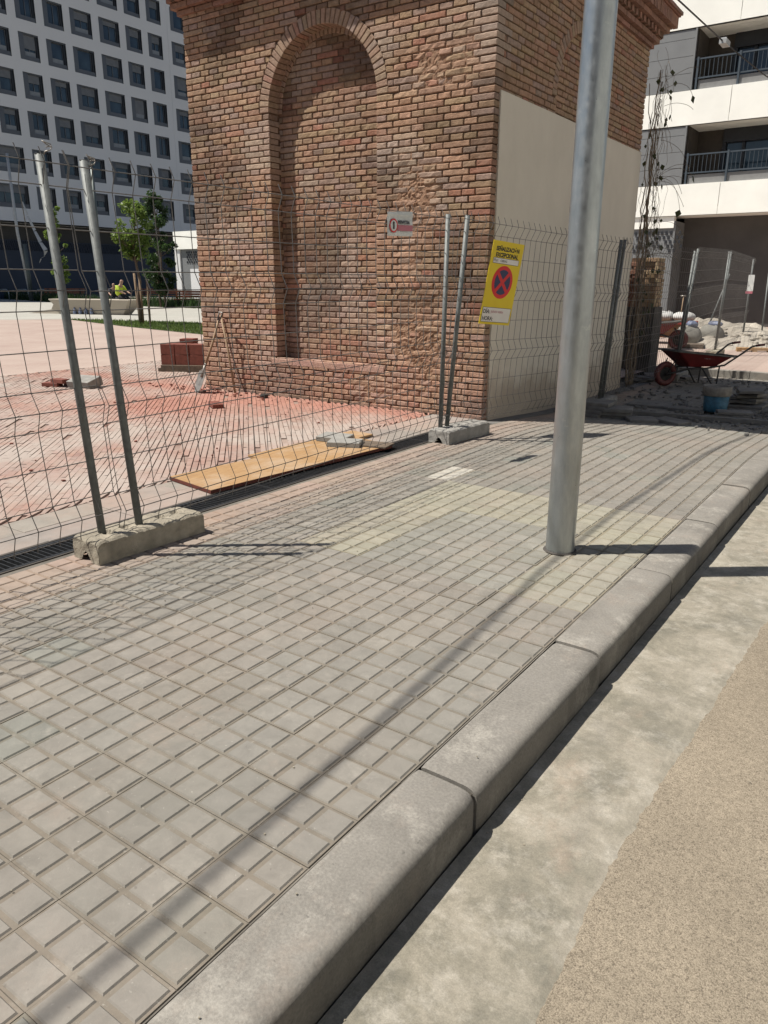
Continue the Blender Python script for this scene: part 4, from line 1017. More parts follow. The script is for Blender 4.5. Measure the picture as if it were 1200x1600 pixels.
g = MB(); g.tube([(-7.62, 7.32, .0), (-7.86, 7.46, .55), (-7.98, 7.475, 1.02)], [.016, .015, .013], 8); o = g.build('wooden_pole', M_shovelwood); tag(o, 'thin wooden tool handle leaning on the bricks right of the shovel', 'tool handle', 'tools leaning on the tower')
g = MB(); g.lathe([(0, 0), (.05, .0), (.055, .03), (.045, .05), (0, .05)], 10, smooth=False); o = g.build('black_cap', M_black); o.location = (-6.98, 7.22, .0); tag(o, 'small black cap lying at the foot of the niche', 'cap')
def shard(b, cx, cy, z, s, thick=.02, mat=0, tint=(.5, .5, .5)):
    n = random.randint(5, 7); a0 = random.uniform(0, 6); pts = [(cx+s*random.uniform(.6, 1)*math.cos(a0+2*PI*k/n), cy+s*random.uniform(.6, 1)*math.sin(a0+2*PI*k/n)) for k in range(n)]
    tx, ty = random.uniform(-.15, .15), random.uniform(-.15, .15)
    b.loft([[(x, y, z+tx*(x-cx)+ty*(y-cy)) for x, y in pts], [(x*.98+cx*.02, y*.98+cy*.02, z+thick+tx*(x-cx)+ty*(y-cy)) for x, y in pts]], mat, tint=tint)
b = MB()
for _ in range(70):
    x = random.uniform(-10.5, -4.8); y = random.uniform(2.2, 7.4)
    shard(b, x, y, .003, random.choice([.008, .012, .02]), .008)
for _ in range(60): shard(b, -8+random.gauss(0, .6), 7.3+random.uniform(-.25, .12), .003, random.uniform(.01, .03), .012)
tag(b.build('brick_crumbs', M_newbrick), 'small crumbs of broken brick scattered over the red paving', 'rubble', kind='stuff')
b = MB()
for _ in range(90):
    x = random.uniform(-3.3, -.9); y = random.uniform(.6, 7.6); shard(b, x, y, .002, random.uniform(.0015, .0045), .003)
for _ in range(60):
    x = random.uniform(-.84, -.80) if random.random() < .5 else random.uniform(-.84, .4); y = random.uniform(.6, 5); shard(b, x, y, -.148, random.uniform(.0015, .005), .003)
tag(b.build('grit', M_conc, fn=drop), 'fine grit scattered over the pavement and gutter', 'grit', kind='stuff')

# ================================================================== BEHIND THE TOWER: pillar, vine, barrows
G_ = -.14
pil = empty('masonry_pillar', (-4.2, 14.02, G_), 0, 'broken masonry pillar, dark render below and exposed old brick above', 'pillar')
g = MB(); ring_ = []
for z in np.linspace(0, 1.2, 13): ring_.append([(x+.008*fbm(x, z, y, 3), y+.008*fbm(y, z, x, 3), z) for x, y in ((-.27, -.25), (0, -.26), (.27, -.25), (.27, .25), (-.27, .25))])
g.loft(ring_); g.build('rendered_base', M_render, pil)
g = MB(); 
for c in range(12):
    z = 1.21+c*.068
    for q in range(4):
        if random.random() < .12: continue
        x0 = -.25+q*.13-(.06 if c % 2 else 0); x0 = max(-.26, x0); x1 = min(.25, -.25+(q+1)*.13-(.06 if c % 2 else 0))
        if x1-x0 < .03: continue
        pr = random.uniform(-.03, .015); g.box((x0+.004, -.23-pr, z), (x1-.004, .2, z+.06), 0, tint=jit((.52, .36, .22) if q > 1 else (.30, .16, .11), .2), bev=.005)  # right-hand bricks paler, sunlight put into their tint; right face below too
for c in range(12):
    z = 1.21+c*.068; 
    for q in range(3): g.box((.2, -.22+q*.14, z), (.25+random.uniform(-.01, .012), -.09+q*.14, z+.06), 0, tint=jit((.56, .42, .27), .15), bev=.005)
g.box((-.22, -.19, 1.2), (.22, .2, 2.02), 1); g.build('brick_top', [M_cornice, M_mortar], pil)
# climbing plant hanging on the back corner of the tower
random.seed(5)
vine = empty('climbing_plant', (-3.80, 12.35, G_), 0, 'bare hanging creeper with a few dark leaves on the back corner of the tower', 'climbing plant')
g = MB(); lf = MB()
def vleaf(c, s):
    d = Vector((random.uniform(-.5, .5), random.uniform(-.5, .5), -1)).normalized(); sd = d.cross(Vector((random.uniform(-1, 1), random.uniform(-1, 1), .2))).normalized()
    c = Vector(c); lf.add([c, c+d*s*.45+sd*s*.42, c+d*s, c+d*s*.45-sd*s*.42], [(0, 1, 2, 3)])
for k in range(9):
    x, y = random.uniform(-.10, .02), random.uniform(-.12, .25); z = 0; pts = []; r0 = random.uniform(.007, .018); top = random.uniform(2.2, 4.7)
    while z < top:
        pts.append((x, y, z)); z += .12; x += random.uniform(-.02, .02)+(-.02 if x > .0 else .006); y += random.uniform(-.03, .03)
    g.tube(pts, [r0*(1-.6*i/len(pts)) for i in range(len(pts))], 6)
for k in range(90):
    z0 = random.uniform(1.2, 4.9); x, y, z = random.uniform(-.10, .06), random.uniform(-.05, .4), z0; vx = random.uniform(0, .035) if z0 > 2.2 else random.uniform(-.01, .03); pts = [(x, y, z)]; n_ = random.randint(6, 16)
    for i in range(n_):
        x += vx+random.uniform(-.03, .03); vx *= .75; y += random.uniform(-.03, .03); z -= random.uniform(.03, .11); 
        if z < .1: break
        pts.append((x, y, z))
        if random.random() < .05: vleaf((x, y, z), random.uniform(.05, .10))
    g.tube(pts, random.choice([.002, .0025, .003]), 4)
for k in range(16):                                   # curled loose ends reaching out
    z0 = random.choice([3.4, 3.2, 2.2, 4.4, 2.0, 2.9])+random.uniform(-.3, .3); a = random.uniform(-.4, .9); p = Vector((.05, .2, z0)); pts = [p.copy()]; d = Vector((.07, 0, random.uniform(-.02, .05)))
    for i in range(9): p = p+d; d.z -= random.uniform(.0, .018); d.x *= random.uniform(.8, 1.02); pts.append(p.copy())
    g.tube(pts, .0028, 4)
    if random.random() < .4: vleaf(p, .12)
for k in range(22): vleaf((random.uniform(.02, .16), random.uniform(.1, .5), random.choice([4.5, 3.9, 3.2, 2.9, 2.5, 2.2, 2.35])+random.uniform(-.25, .25)), random.uniform(.06, .11))
g.build('stems', M_vine, vine); lf.build('leaves', M_leafC, vine, recalc=False)

def wheelbarrow(label, grp='wheelbarrows on the site', body=M_barrow):
    e = empty('wheelbarrow', (0, 0, 0), 0, label, 'wheelbarrow', grp)
    wh = MB(); M = Matrix.Translation((0, 0, .205)) @ Matrix.Rotation(R(90), 4, 'X')
    prof = [(.155+.05*math.cos(a), .045*math.sin(a)) for a in np.linspace(-PI, PI, 13)]; wh.lathe(prof, 28, 0, M); wo = wh.build('wheel', M_rim, e)
    g = MB(); g.lathe([(.02, -.05), (.05, -.03), (.12, -.022), (.135, -.03), (.135, .03), (.12, .022), (.05, .03), (.02, .05)], 20, 0, M); g.build('rim', M_tyre, wo)
    g = MB(); g.tube([(0, -.09, .205), (0, .09, .205)], .012, 8); 
    for s in (-1, 1):
        g.tube([(-.05, s*.085, .2), (.12, s*.10, .235), (.34, s*.17, .30), (.62, s*.21, .30), (.95, s*.24, .345), (1.22, s*.27, .52), (1.40, s*.285, .64), (1.50, s*.29, .665)], .0155, 8)
        g.tube([(-.03, s*.08, .2), (.10, s*.12, .45)], .01, 6)
    g.tube([(1.16, -.262, .49), (1.16, .262, .49)], .012, 6); g.tube([(.60, -.2, .3), (.60, .2, .3)], .012, 6)
    g.build('frame', M_tube, e)
    for s in (-1, 1):
        g = MB(); g.tube([(1.48, s*.29, .66), (1.64, s*.293, .675)], .020, 8); g.build('grip', M_rim, e)
        g = MB(); g.tube([(.55, s*.205, .30), (.78, s*.235, .0), (.84, s*.235, .0), (.86, s*.235, .32)], .013, 8); g.build('leg', M_tube, e)
    # tray: outer shell and inner shell
    def rg(z, x0, x1, w0, w1, r=.05):
        pts = []; 
        for cx_, cy_, a0 in ((x1-r, w1-r, 0), (x0+r, w0-r, 90), (x0+r, -w0+r, 180), (x1-r, -w1+r, 270)):
            for k in range(4): a = R(a0+k*30); pts.append((cx_+r*math.cos(a), cy_+r*math.sin(a), z if not callable(z) else z(cx_+r*math.cos(a))))
        return pts
    g = MB(); rim = lambda x: .60-.10*(x-.0)/1.0
    g.loft([rg(.325, .32, .84, .17, .20), rg(lambda x: rim(x)-.012, .02, 1.06, .27, .31), rg(lambda x: rim(x)-.010, .0, 1.08, .29, .33), rg(lambda x: rim(x), .0, 1.08, .29, .33), rg(lambda x: rim(x), .025, 1.055, .265, .305)], 0, caps=False)
    g.build('tray', body, e)
    g = MB(); g.loft([rg(lambda x: rim(x)-.001, .025, 1.055, .265, .305), rg(.34, .33, .83, .165, .195)], 0, caps=False); g.add(rg(.341, .33, .83, .165, .195), [tuple(range(16))]); g.build('tray_lining', M_tray, e)
    g = MB(); n_ = 16; outer = rg(lambda x: rim(x)+.004, -.004, 1.084, .294, .334); inner = rg(lambda x: rim(x)+.004, .03, 1.05, .26, .30)
    g.add(outer+inner, [(i, (i+1) % n_, n_+(i+1) % n_, n_+i) for i in range(n_)]); o2 = rg(lambda x: rim(x)-.02, -.004, 1.084, .294, .334); g.add(outer+o2, [(i, (i+1) % n_, n_+(i+1) % n_, n_+i) for i in range(n_)]); g.build('tray_rim', M_tray, e)
    return e
wb1 = wheelbarrow('dark red wheelbarrow standing in the shade of the tower with its handles to the right')
wb1.location = (-3.36, 12.74, G_); wb1.rotation_euler = (0, 0, R(50)); wb1.scale = (.97, .97, .97)
text('TECNO', .07, M_blind2, Matrix.Translation((.52, -.262, .46)) @ Matrix.Rotation(R(68), 4, 'X') @ Matrix.Rotation(R(-3), 4, 'Z'), wb1, ext=.001)
wb2 = copy_tree(wb1); wb2['label'] = 'second red wheelbarrow standing in the sun beyond the broken pillar'; 
wb2.location = (-4.72, 18.7, -.02); wb2.rotation_euler = (0, 0, R(200)); wb2.scale = (1.1, 1.1, 1.1)

# bucket
bk = empty('bucket', (-2.06, 10.35, G_+.03), R(15), 'blue plastic bucket with a grey mortar crust round its rim', 'bucket')
g = MB(); g.lathe([(0, 0), (.135, 0), (.14, .01), (.158, .22), (.152, .22)], 28); g.build('body', M_bucket, bk)
g = MB(); g.lathe([(.160, .20), (.172, .21), (.176, .30), (.172, .325), (.160, .32), (.150, .22)], 28); g.build('rim', M_bucketrim, bk)
g = MB(); g.tube([(.17*math.cos(a), .17*math.sin(a), .27-.16*math.sin((a+.2)/(PI-.0)*PI) if 0 < a < PI else .27) for a in np.linspace(0, PI, 14)], .004, 5); g.build('handle', M_steel, bk)
# broken slabs in the shade
random.seed(31)
def slab(x, y, z, rz, s, label, grp, tilt=(0, 0)):
    g = MB(); a, c, h = s; g.box((-a/2, -c/2, 0), (a/2, c/2, h), bev=.006); o = g.build('grey_slab', M_darkslab); o.location = (x, y, z+gz(x, y)); o.rotation_euler = (R(tilt[0]), R(tilt[1]), R(rz)); return tag(o, label, 'slab', grp)
gs = 'grey slabs lying in the tower shade'
for k in range(4): slab(-3.22+.02*k, 9.05+.015*k, .004+.046*k, random.uniform(-8, 8), (.36, .36, .043), ['lowest', 'second', 'third', 'topmost'][k]+' slab of the stack just right of the lamp post', gs)
for k in range(3): slab(-2.93+.015*k, 9.12-.02*k, .004+.044*k, 20+random.uniform(-8, 8), (.34, .32, .042), ['bottom', 'middle', 'top'][k]+' slab of the second stack from the lamp post', gs)
slab(-2.58, 8.98, .004, 32, (.33, .24, .04), 'single pale slab lying on the ground, the left of two near the shade edge', gs, (2, 0))
slab(-2.27, 9.12, .004, -22, (.36, .24, .04), 'single pale slab lying on the ground, the right of two near the shade edge', gs, (0, 2))
for k in range(7): slab(-1.78+random.uniform(-.08, .08), 10.9+random.uniform(-.08, .08), .004+.040*k, random.uniform(-30, 30), (.48-.03*k, .30, .034), ['first', 'second', 'third', 'fourth', 'fifth', 'sixth', 'seventh'][k]+' slab from the ground in the untidy heap at the right of the bucket', gs, (random.uniform(-4, 4), random.uniform(-4, 4)))
for k in range(3): slab(-1.80+.02*k, 10.0, .004+.035*k, 12+4*k, (.40, .22, .03), ['lower', 'middle', 'upper'][k]+' slab of the small stack against the bucket', gs)
slab(-2.42, 10.35, .004, 8, (.42, .20, .035), 'slab lying left of the blue bucket', gs)
for k in range(5): slab(-4.02+.17*k+random.uniform(-.05, .05), 13.1+.18*k, .004+.03*(k % 3), random.uniform(-40, 40), (.42, .30, .035), ['nearest', 'second', 'middle', 'fourth', 'farthest'][k]+' slab of the loose row in front of the broken pillar', gs, (random.uniform(-6, 6), 0))
slab(-2.92, 10.55, .004, 5, (.55, .5, .03), 'dark square slab lying flat between the fence foot and the bucket', gs)
g = MB(); g.box((-.035, -1.1, 0), (.035, 1.1, .055), bev=.006); o = g.build('timber_batten', M_darkslab); o.location = (-2.43, 9.62, .004+gz(-2.4, 9.6)); o.rotation_euler = (0, 0, R(98)); tag(o, 'long narrow batten lying across the shaded pavement before the bucket', 'batten')
b = MB()
for _ in range(620):
    if random.random() < .5: x, y = random.gauss(-1.7, .4), random.gauss(10.6, .6)
    else: x, y = random.uniform(-3.8, -1.1), random.uniform(8.9, 14.3)
    if x > -1.1 or x < -3.85: continue
    shard(b, x, y, gz(x, y)+.003, random.uniform(.012, .055), random.uniform(.01, .03))
tag(b.build('broken_slab_rubble', M_darkslab), 'small broken pieces of grey slab strewn over the shaded pavement', 'rubble', kind='stuff')

# sunlit heap and containers beyond
def heap(name, cx, cy, rx, ry, h, mat, label, seed=0, z0=-.02, amp=.35):
    g = MB(); n = 44; vs = []
    for j in range(n+1):
        for i in range(n+1):
            u = -1+2*i/n; v = -1+2*j/n; r_ = math.hypot(u, v); x, y = cx+u*rx, cy+v*ry
            hh = h*max(0, 1-r_)**.8*(1+amp*fbm(x, y, seed, 2.2))+.05*noise.noise(Vector((x*7, y*7, seed)))*max(0, 1-r_)
            vs.append((x-cx, y-cy, hh-.01))
    g.add(vs, [(j*(n+1)+i, j*(n+1)+i+1, (j+1)*(n+1)+i+1, (j+1)*(n+1)+i) for j in range(n) for i in range(n)], smooth=False)
    o = g.build(name, mat); o.location = (cx, cy, z0); return o
rh = empty('rubble_heap', (-4.6, 21.8, -.02), 0, 'pale heap of rubble and crumpled sheeting in the sun before the charcoal wall', 'rubble heap')
o = heap('heap', -4.0, 21.8, 1.55, 2.4, .62, M_rubble, '', 3); o.parent = rh; o.scale = (1, 1, .7); o.location = (.6, 0, 0)
g = MB()
for _ in range(150):
    u, v = random.uniform(-.9, .9), random.uniform(-.9, .9)
    if math.hypot(u, v) > .9: continue
    x, y = .6+u*1.5, v*2.3; z = .43*max(0, 1-math.hypot(u, v))**.8*.9; shard(g, x, y, z, random.uniform(.05, .16), random.uniform(.02, .07))
tag(g.build('fragments', M_rubble, rh), kind='stuff')
o = heap('sand_heap', -5.6, 25.5, 2.6, 1.6, .5, M_rubble, '', 8); tag(o, 'low pale sand heap along the foot of the charcoal wall', 'sand heap')
for k, (x, y, rz, s) in enumerate([(-4.7, 19.4, 10, (.8, .5, .10)), (-3.15, 19.2, 20, (.75, .18, .09)), (-3.6, 26.2, 0, (1.8, .3, .12))]):
    g = MB(); a, c, h = s; g.box((-a/2, -c/2, .03), (a/2, c/2, h), bev=.005); [g.box((-a/2+.0+q*(a-.1)/2, -c/2, 0), (-a/2+.1+q*(a-.1)/2, c/2, .029)) for q in range(3)]
    o = g.build('timber_pallet', [M_bark, M_ply, M_ply][k]); o.location = (x, y, -.02); o.rotation_euler = (0, 0, R(rz)); tag(o, ['dark pallet at the foot of the grey sacks', 'short timber board on the sunlit paving under the barrow handles', 'long pale board lying by the charcoal wall'][k], 'pallet')
tub = empty('debris_tub', (-5.45, 20.6, -.02), R(8), 'rusty brown debris tub with a red rim, half hidden by the pillar', 'debris tub')
g = MB(); g.loft([[(-.42, -.3, .16), (.42, -.3, .16), (.42, .3, .16), (-.42, .3, .16)], [(-.62, -.42, .50), (.62, -.42, .50), (.62, .42, .50), (-.62, .42, .50)]], caps=True); g.build('tub', M_rust, tub)
g = MB(); g.box((-.64, -.44, .501), (.64, -.40, .56)); g.box((-.64, .40, .501), (.64, .44, .56)); g.box((-.64, -.399, .501), (-.60, .399, .56)); g.box((.60, -.399, .501), (.64, .399, .56)); g.build('rim', M_tubred, tub)
for s in (-1, 1):
    g = MB(); g.box((-.35, s*.25-.03, 0), (-.27, s*.25+.03, .159)); g.build('leg', M_rust, tub); g = MB(); g.box((.27, s*.25-.03, 0), (.35, s*.25+.03, .159)); g.build('leg', M_rust, tub)
def sack(name, loc, s, mat, label, rz=0, seed=0, cat='sack', grp=None):
    g = MB(); rings = []; n = 18
    for t in np.linspace(0, 1, 10):
        z = t*s[2]; k = (math.sin(PI*(.12+.8*t)))**.45 if t < .95 else .45
        rings.append([(s[0]/2*k*math.copysign(abs(math.cos(a))**.6, math.cos(a))*(1+.10*noise.noise(Vector((math.cos(a)*2, math.sin(a)*2, z*6+seed)))), s[1]/2*k*math.copysign(abs(math.sin(a))**.6, math.sin(a))*(1+.10*noise.noise(Vector((math.cos(a)*2+5, math.sin(a)*2, z*6+seed)))), z*(1+.05*math.sin(a*3+seed))) for a in np.linspace(0, 2*PI, n, endpoint=False)])
    g.loft(rings, smooth=True); o = g.build(name, mat); o.location = loc; o.rotation_euler = (0, 0, R(rz)); return tag(o, label, cat, grp)
sack('white_sack', (-5.62, 20.55, .545), (.5, .45, .24), M_sack, 'full white sack on the left of the debris tub', 10, 1, grp='white sacks')
sack('white_sack', (-5.12, 20.6, .545), (.55, .45, .22), M_sack, 'full white sack on the right of the debris tub', -10, 4, grp='white sacks')
sack('grey_sack', (-4.85, 20.1, -.02), (.62, .5, .48), M_bigbag, 'big grey woven sack standing right of the debris tub', 12, 7, grp='grey sacks')
sack('grey_sack', (-4.45, 20.75, -.02), (.6, .5, .48), M_bigbag, 'big grey woven sack standing next to the rubble heap', -12, 9, grp='grey sacks')
sack('blue_sack', (-4.78, 20.1, .42), (.26, .26, .16), M_bluecloth, 'crumpled blue plastic bundle on the left grey sack', 30, 12, 'bundle', 'blue plastic bundles')
sack('blue_sack', (-4.38, 20.75, .43), (.36, .2, .13), M_bluecloth, 'crumpled blue plastic bundle on the right grey sack', -20, 15, 'bundle', 'blue plastic bundles')
# posts leaning at the far right
g = MB(); g.tube([(-3.55, 22.4, 0), (-3.62, 22.6, 1.75)], .02, 8); o = g.build('prop_pole', M_post); tag(o, 'upright steel prop at the right edge of the rubble heap', 'prop pole')
g = MB(); g.tube([(-4.75, 21.2, 0), (-4.35, 21.5, 1.7)], .02, 8); o = g.build('prop_pole', M_post); tag(o, 'leaning steel prop behind the grey sacks', 'prop pole')
for k, (x, y) in enumerate([(-6.35, 22.0), (-5.62, 22.2)]):
    e = empty('spade', (x, y, -.02), R(10), ['spade handle standing upright at the left of the white sacks', 'spade handle standing upright behind the white sacks'][k], 'spade', 'spades stuck upright')
    g = MB(); g.tube([(0, 0, .2), (.03, 0, 1.15)], .014, 6); g.build('shaft', M_shovelwood, e); g = MB(); g.tube([(-.05, 0, 1.16), (.10, 0, 1.16)], .02, 6); g.build('grip', M_steel, e); g = MB(); g.box((-.1, -.01, 0), (.1, .01, .28)); g.build('blade', M_steel, e)
nb_ = empty('wall_notice'); nb_.matrix_world = Matrix.Translation((-3.72, 20.9, 1.45)) @ Matrix.Rotation(R(90), 4, 'X')
tag(nb_, 'small narrow pale notice with red foot hung on the farthest fence', 'sign')
g = MB(); g.box((-.07, -.16, -.004), (.07, .22, 0)); g.build('sheet', M_signwh, nb_); g = MB(); g.box((-.09, -.22, -.004), (.07, -.161, 0)); g.build('red_foot', M_signpk, nb_)
# overhead cable with a connector
cb_ = empty('overhead_cable', (-3.85, 0, 5.55), 0, 'black overhead cable with a grey joint box crossing to the balconies', 'cable')
def cz(y): return 5.62-.12*math.sin(PI*min(1, max(0, (y+14)/36)))+.0*y
pts = [(-3.70, -14, 5.9), (-3.78, -6, 5.70), (-3.81, -1.14, 5.62), (-3.90, .56, 5.58), (-3.985, 1.6, 5.56), (-4.01, 2.9, 5.54), (-3.92, 5.9, 5.50), (-3.86, 9, 5.48), (-3.87, 13.1, 5.50), (-3.76, 15.7, 5.50), (-3.70, 19.0, 5.64), (-3.6, 24, 6.0), (-3.5, 29.35, 6.45)]
g = MB(); g.tube([(x+3.85, y, z-5.55) for x, y, z in pts[:10]], .013, 8); g.tube([(x+3.85, y, z-5.55) for x, y, z in pts[9:]], .012, 8); g.build('wire', M_cable, cb_)
g = MB(); g.box((.04, 15.55, -.10), (.16, 15.85, -.01), bev=.01); g.build('joint_box', M_film, cb_)

# ================================================================== LEFT BACKGROUND
def stone_bench():
    e = empty('stone_bench', (-32.0, 22.2, 0), math.atan2(.95, 3.4), 'long pale boat shaped stone bench on the square', 'bench')
    g = MB(); L = 2.15
    def rg(z, l, w_): return [(-l, -w_, z), (l, -w_, z), (l, w_, z), (-l, w_, z)]
    g.loft([rg(0, L*.78, .28), rg(.02, L*.80, .30), rg(.66, L*1.05, .55), rg(.68, L*1.04, .54)]); g.build('seat', M_stone, e)
    g = MB(); g.loft([[(-L*1.75, -.3, 0), (-L*.79, -.30, 0), (-L*.79, .3, 0), (-L*1.75, .3, 0)], [(-L*1.1, -.3, .20), (-L*.99, -.38, .45), (-L*.99, .38, .45), (-L*1.1, .3, .20)]]); g.build('end_ramp', M_stone, e)
    return e
stone_bench()
# worker sitting on the bench, bending forward: one skinned body
def person(loc, rz, joints, edges, radii, label, clothes):
    e = empty('person', loc, rz, label, 'person')
    def skin(name, js, es, rs, mat):
        me = bpy.data.meshes.new(name); me.from_pydata(js, es, []); me.materials.append(mat); o = bpy.data.objects.new(name, me); COL.objects.link(o); o.parent = e
        md = o.modifiers.new('s', 'SKIN'); sv = me.skin_vertices[0].data if me.skin_vertices else None
        if sv is None:
            import bmesh; bm = bmesh.new(); bm.from_mesh(me); bm.verts.layers.skin.verify(); bm.to_mesh(me); bm.free(); sv = me.skin_vertices[0].data
        for i, r in enumerate(rs): sv[i].radius = (r, r)
        sv[0].use_root = True; md.use_smooth_shade = True
        s2 = o.modifiers.new('u', 'SUBSURF'); s2.levels = 1; s2.render_levels = 1; return o
    skin('body', joints, edges, radii, M_skin)
    for nm_, js, es, rs, mt in clothes: skin(nm_, js, es, rs, mt)
    return e
J_ = [(0, 0, .78), (.05, 0, 1.02), (.14, 0, 1.22), (.19, 0, 1.33), (.24, 0, 1.45), (.27, 0, 1.53), (.13, .2, 1.22), (.28, .26, 1.02), (.5, .2, .92), (.13, -.2, 1.22), (.28, -.26, 1.02), (.5, -.18, .92), (.22, .1, .74), (.48, .12, .70), (.55, .12, .30), (.64, .12, .24), (.22, -.1, .74), (.48, -.12, .70), (.55, -.12, .30), (.64, -.12, .24), (.57, .2, .91), (.57, -.18, .91)]
E_ = [(0, 1), (1, 2), (2, 3), (3, 4), (4, 5), (2, 6), (6, 7), (7, 8), (8, 20), (2, 9), (9, 10), (10, 11), (11, 21), (0, 12), (12, 13), (13, 14), (14, 15), (0, 16), (16, 17), (17, 18), (18, 19)]
R_ = [.09, .09, .09, .055, .085, .08, .06, .045, .035, .06, .045, .035, .08, .065, .045, .035, .08, .065, .045, .035, .03, .03]
vest = ('vest', [J_[0], J_[1], J_[2], J_[6], J_[7], J_[9], J_[10]], [(0, 1), (1, 2), (2, 3), (3, 4), (2, 5), (5, 6)], [.165, .175, .175, .085, .06, .085, .06], M_hivis)
trou = ('trousers', [J_[0], J_[12], J_[13], J_[14], J_[16], J_[17], J_[18]], [(0, 1), (1, 2), (2, 3), (0, 4), (4, 5), (5, 6)], [.15, .11, .09, .075, .11, .09, .075], M_cloth)
person((-31.0, 22.75, .02), R(15), J_, E_, R_, 'worker in a yellow high visibility vest and dark trousers sitting on the stone bench', [vest, trou])
vest2 = ('jacket', vest[1], vest[2], [.16, .17, .17, .08, .055, .08, .055], M_cloth)
person((-36.2, 26.3, -.15), R(-35), J_, E_, R_, 'person in dark clothes sitting beyond the stone bench', [vest2, trou]).scale = (1, 1, 1)
def bottles():
    for k in range(4):
        g = MB(); g.lathe([(0, 0), (.08, 0), (.085, .05), (.08, .2), (.03, .26), (.03, .3), (0, .3)], 10); o = g.build('water_bottle', M_bluecloth); o.location = (-32.75+k*.30, 21.55+k*.09, .004)
        tag(o, ['leftmost', 'second', 'third', 'rightmost'][k]+' of four bluish bottles on the ground against the stone bench', 'bottle', 'bottles by the stone bench')
bottles()
def wood_bench(loc, rz, label, L=1.9):
    e = empty('wooden_bench', loc, rz, label, 'bench', 'wooden benches by the far building')
    g = MB(); [g.box((-L/2, -.25+k*.13, .42), (L/2, -.14+k*.13, .47)) for k in range(4)]; g.build('seat', M_bench, e)
    g = MB(); [g.box((-L/2, .29+.02*k, .55+k*.14), (L/2, .33+.02*k, .67+k*.14)) for k in range(3)]; g.build('backrest', M_bench, e)
    for s in (-1, 1): g = MB(); g.box((s*L*.4-.04, -.22, 0), (s*L*.4+.04, -.16, .419)); g.box((s*L*.4-.04, .22, 0), (s*L*.4+.04, .28, .9)); g.build('leg', M_tube, e)
    return e
wood_bench((-57.0, 36.6, 0), R(28), 'orange wooden bench at the left, right of the film wrapped post', 3.4)
wood_bench((-55.0, 39.6, 0), R(70), 'orange wooden bench between the two nearest fence posts', 1.7)
wood_bench((-36.9, 32.6, 0), R(35), 'dark red wooden bench beside the brick tower edge', 2.6)
wood_bench((-50.0, 40.6, 0), R(35), 'wooden bench behind the tree stakes', 3.4)
# bicycle hoops far left
for k in range(3):
    g = MB(); x, y = -62.0+k*1.3, 34.0+k*.9; g.tube([(x, y, 0), (x, y, .7), (x+.12, y+.1, .85), (x+.7, y+.4, .85), (x+.82, y+.5, .7), (x+.82, y+.5, 0)], .035, 6); o = g.build('cycle_stand', M_galv); tag(o, ['steel hoop cycle stand nearest the left edge of the photo', 'middle steel hoop cycle stand of the row of three', 'steel hoop cycle stand closest to the film wrapped post'][k], 'cycle stand', 'cycle stands')
# street poles
p1 = empty('street_lamp', (-57.5, 34.2, 0), 0, 'slim lamp post wrapped in torn pale film at the left edge', 'street lamp', 'slim lamp posts on the square')
g = MB(); g.tube([(0, 0, 0), (0, 0, 4.2)], .16, 10); g.build('base_pole', M_steelgreen, p1)
g = MB(); g.tube([(0, 0, 0), (-.25, -.3, 5), (-.3, -.3, 10.5)], [.11, .11, .10], 10); g.build('pole', M_film, p1)
g = MB(); rib = [(.25, .1, 7.2), (.55, .2, 6.2), (.95, .4, 5.1), (1.35, .5, 4.3), (1.75, .6, 3.7), (1.55, .6, 3.3), (1.15, .5, 3.1), (1.0, .45, 2.8)]
for i in range(len(rib)-1):
    a, c = Vector(rib[i]), Vector(rib[i+1]); w1, w2 = .05+.025*i*(i < 5), .05+.025*(i+1)*(i < 4); n_ = Vector((.58, .8, 0)); g.add([a-n_*w1, a+n_*w1, c+n_*w2+Vector((0, 0, .1)), c-n_*w2], [(0, 1, 2, 3)])
g.build('torn_film', M_film, p1)
p2 = empty('street_lamp', (-50.9, 36.1, 0), 0, 'slim dark green lamp post rising behind the second fence post', 'street lamp', 'slim lamp posts on the square')
g = MB(); g.tube([(0, 0, 0), (0, 0, 3)], .16, 10); g.build('base_pole', M_steelgreen, p2); g = MB(); g.tube([(0, 0, 3), (0, 0, 9.4)], .11, 10); g.build('pole', M_steelgreen, p2)
g = MB(); g.box((-.9, -.15, 9.4), (.2, .15, 9.6)); g.build('lamp_head', M_steelgreen, p2)
# stakes
for k, (x, y, lx) in enumerate([(-23.4, 17.98, -.10), (-22.98, 17.80, .0), (-22.70, 17.87, .02)]):
    g = MB(); g.tube([(0, 0, 0), (lx, 0, 1.75-.1*k)], .04, 8); o = g.build('tree_stake', M_stake); o.location = (x, y, 0); tag(o, ['left', 'middle', 'right'][k]+' of the three wooden stakes round the young tree on the lawn', 'stake', 'stakes round the young tree')
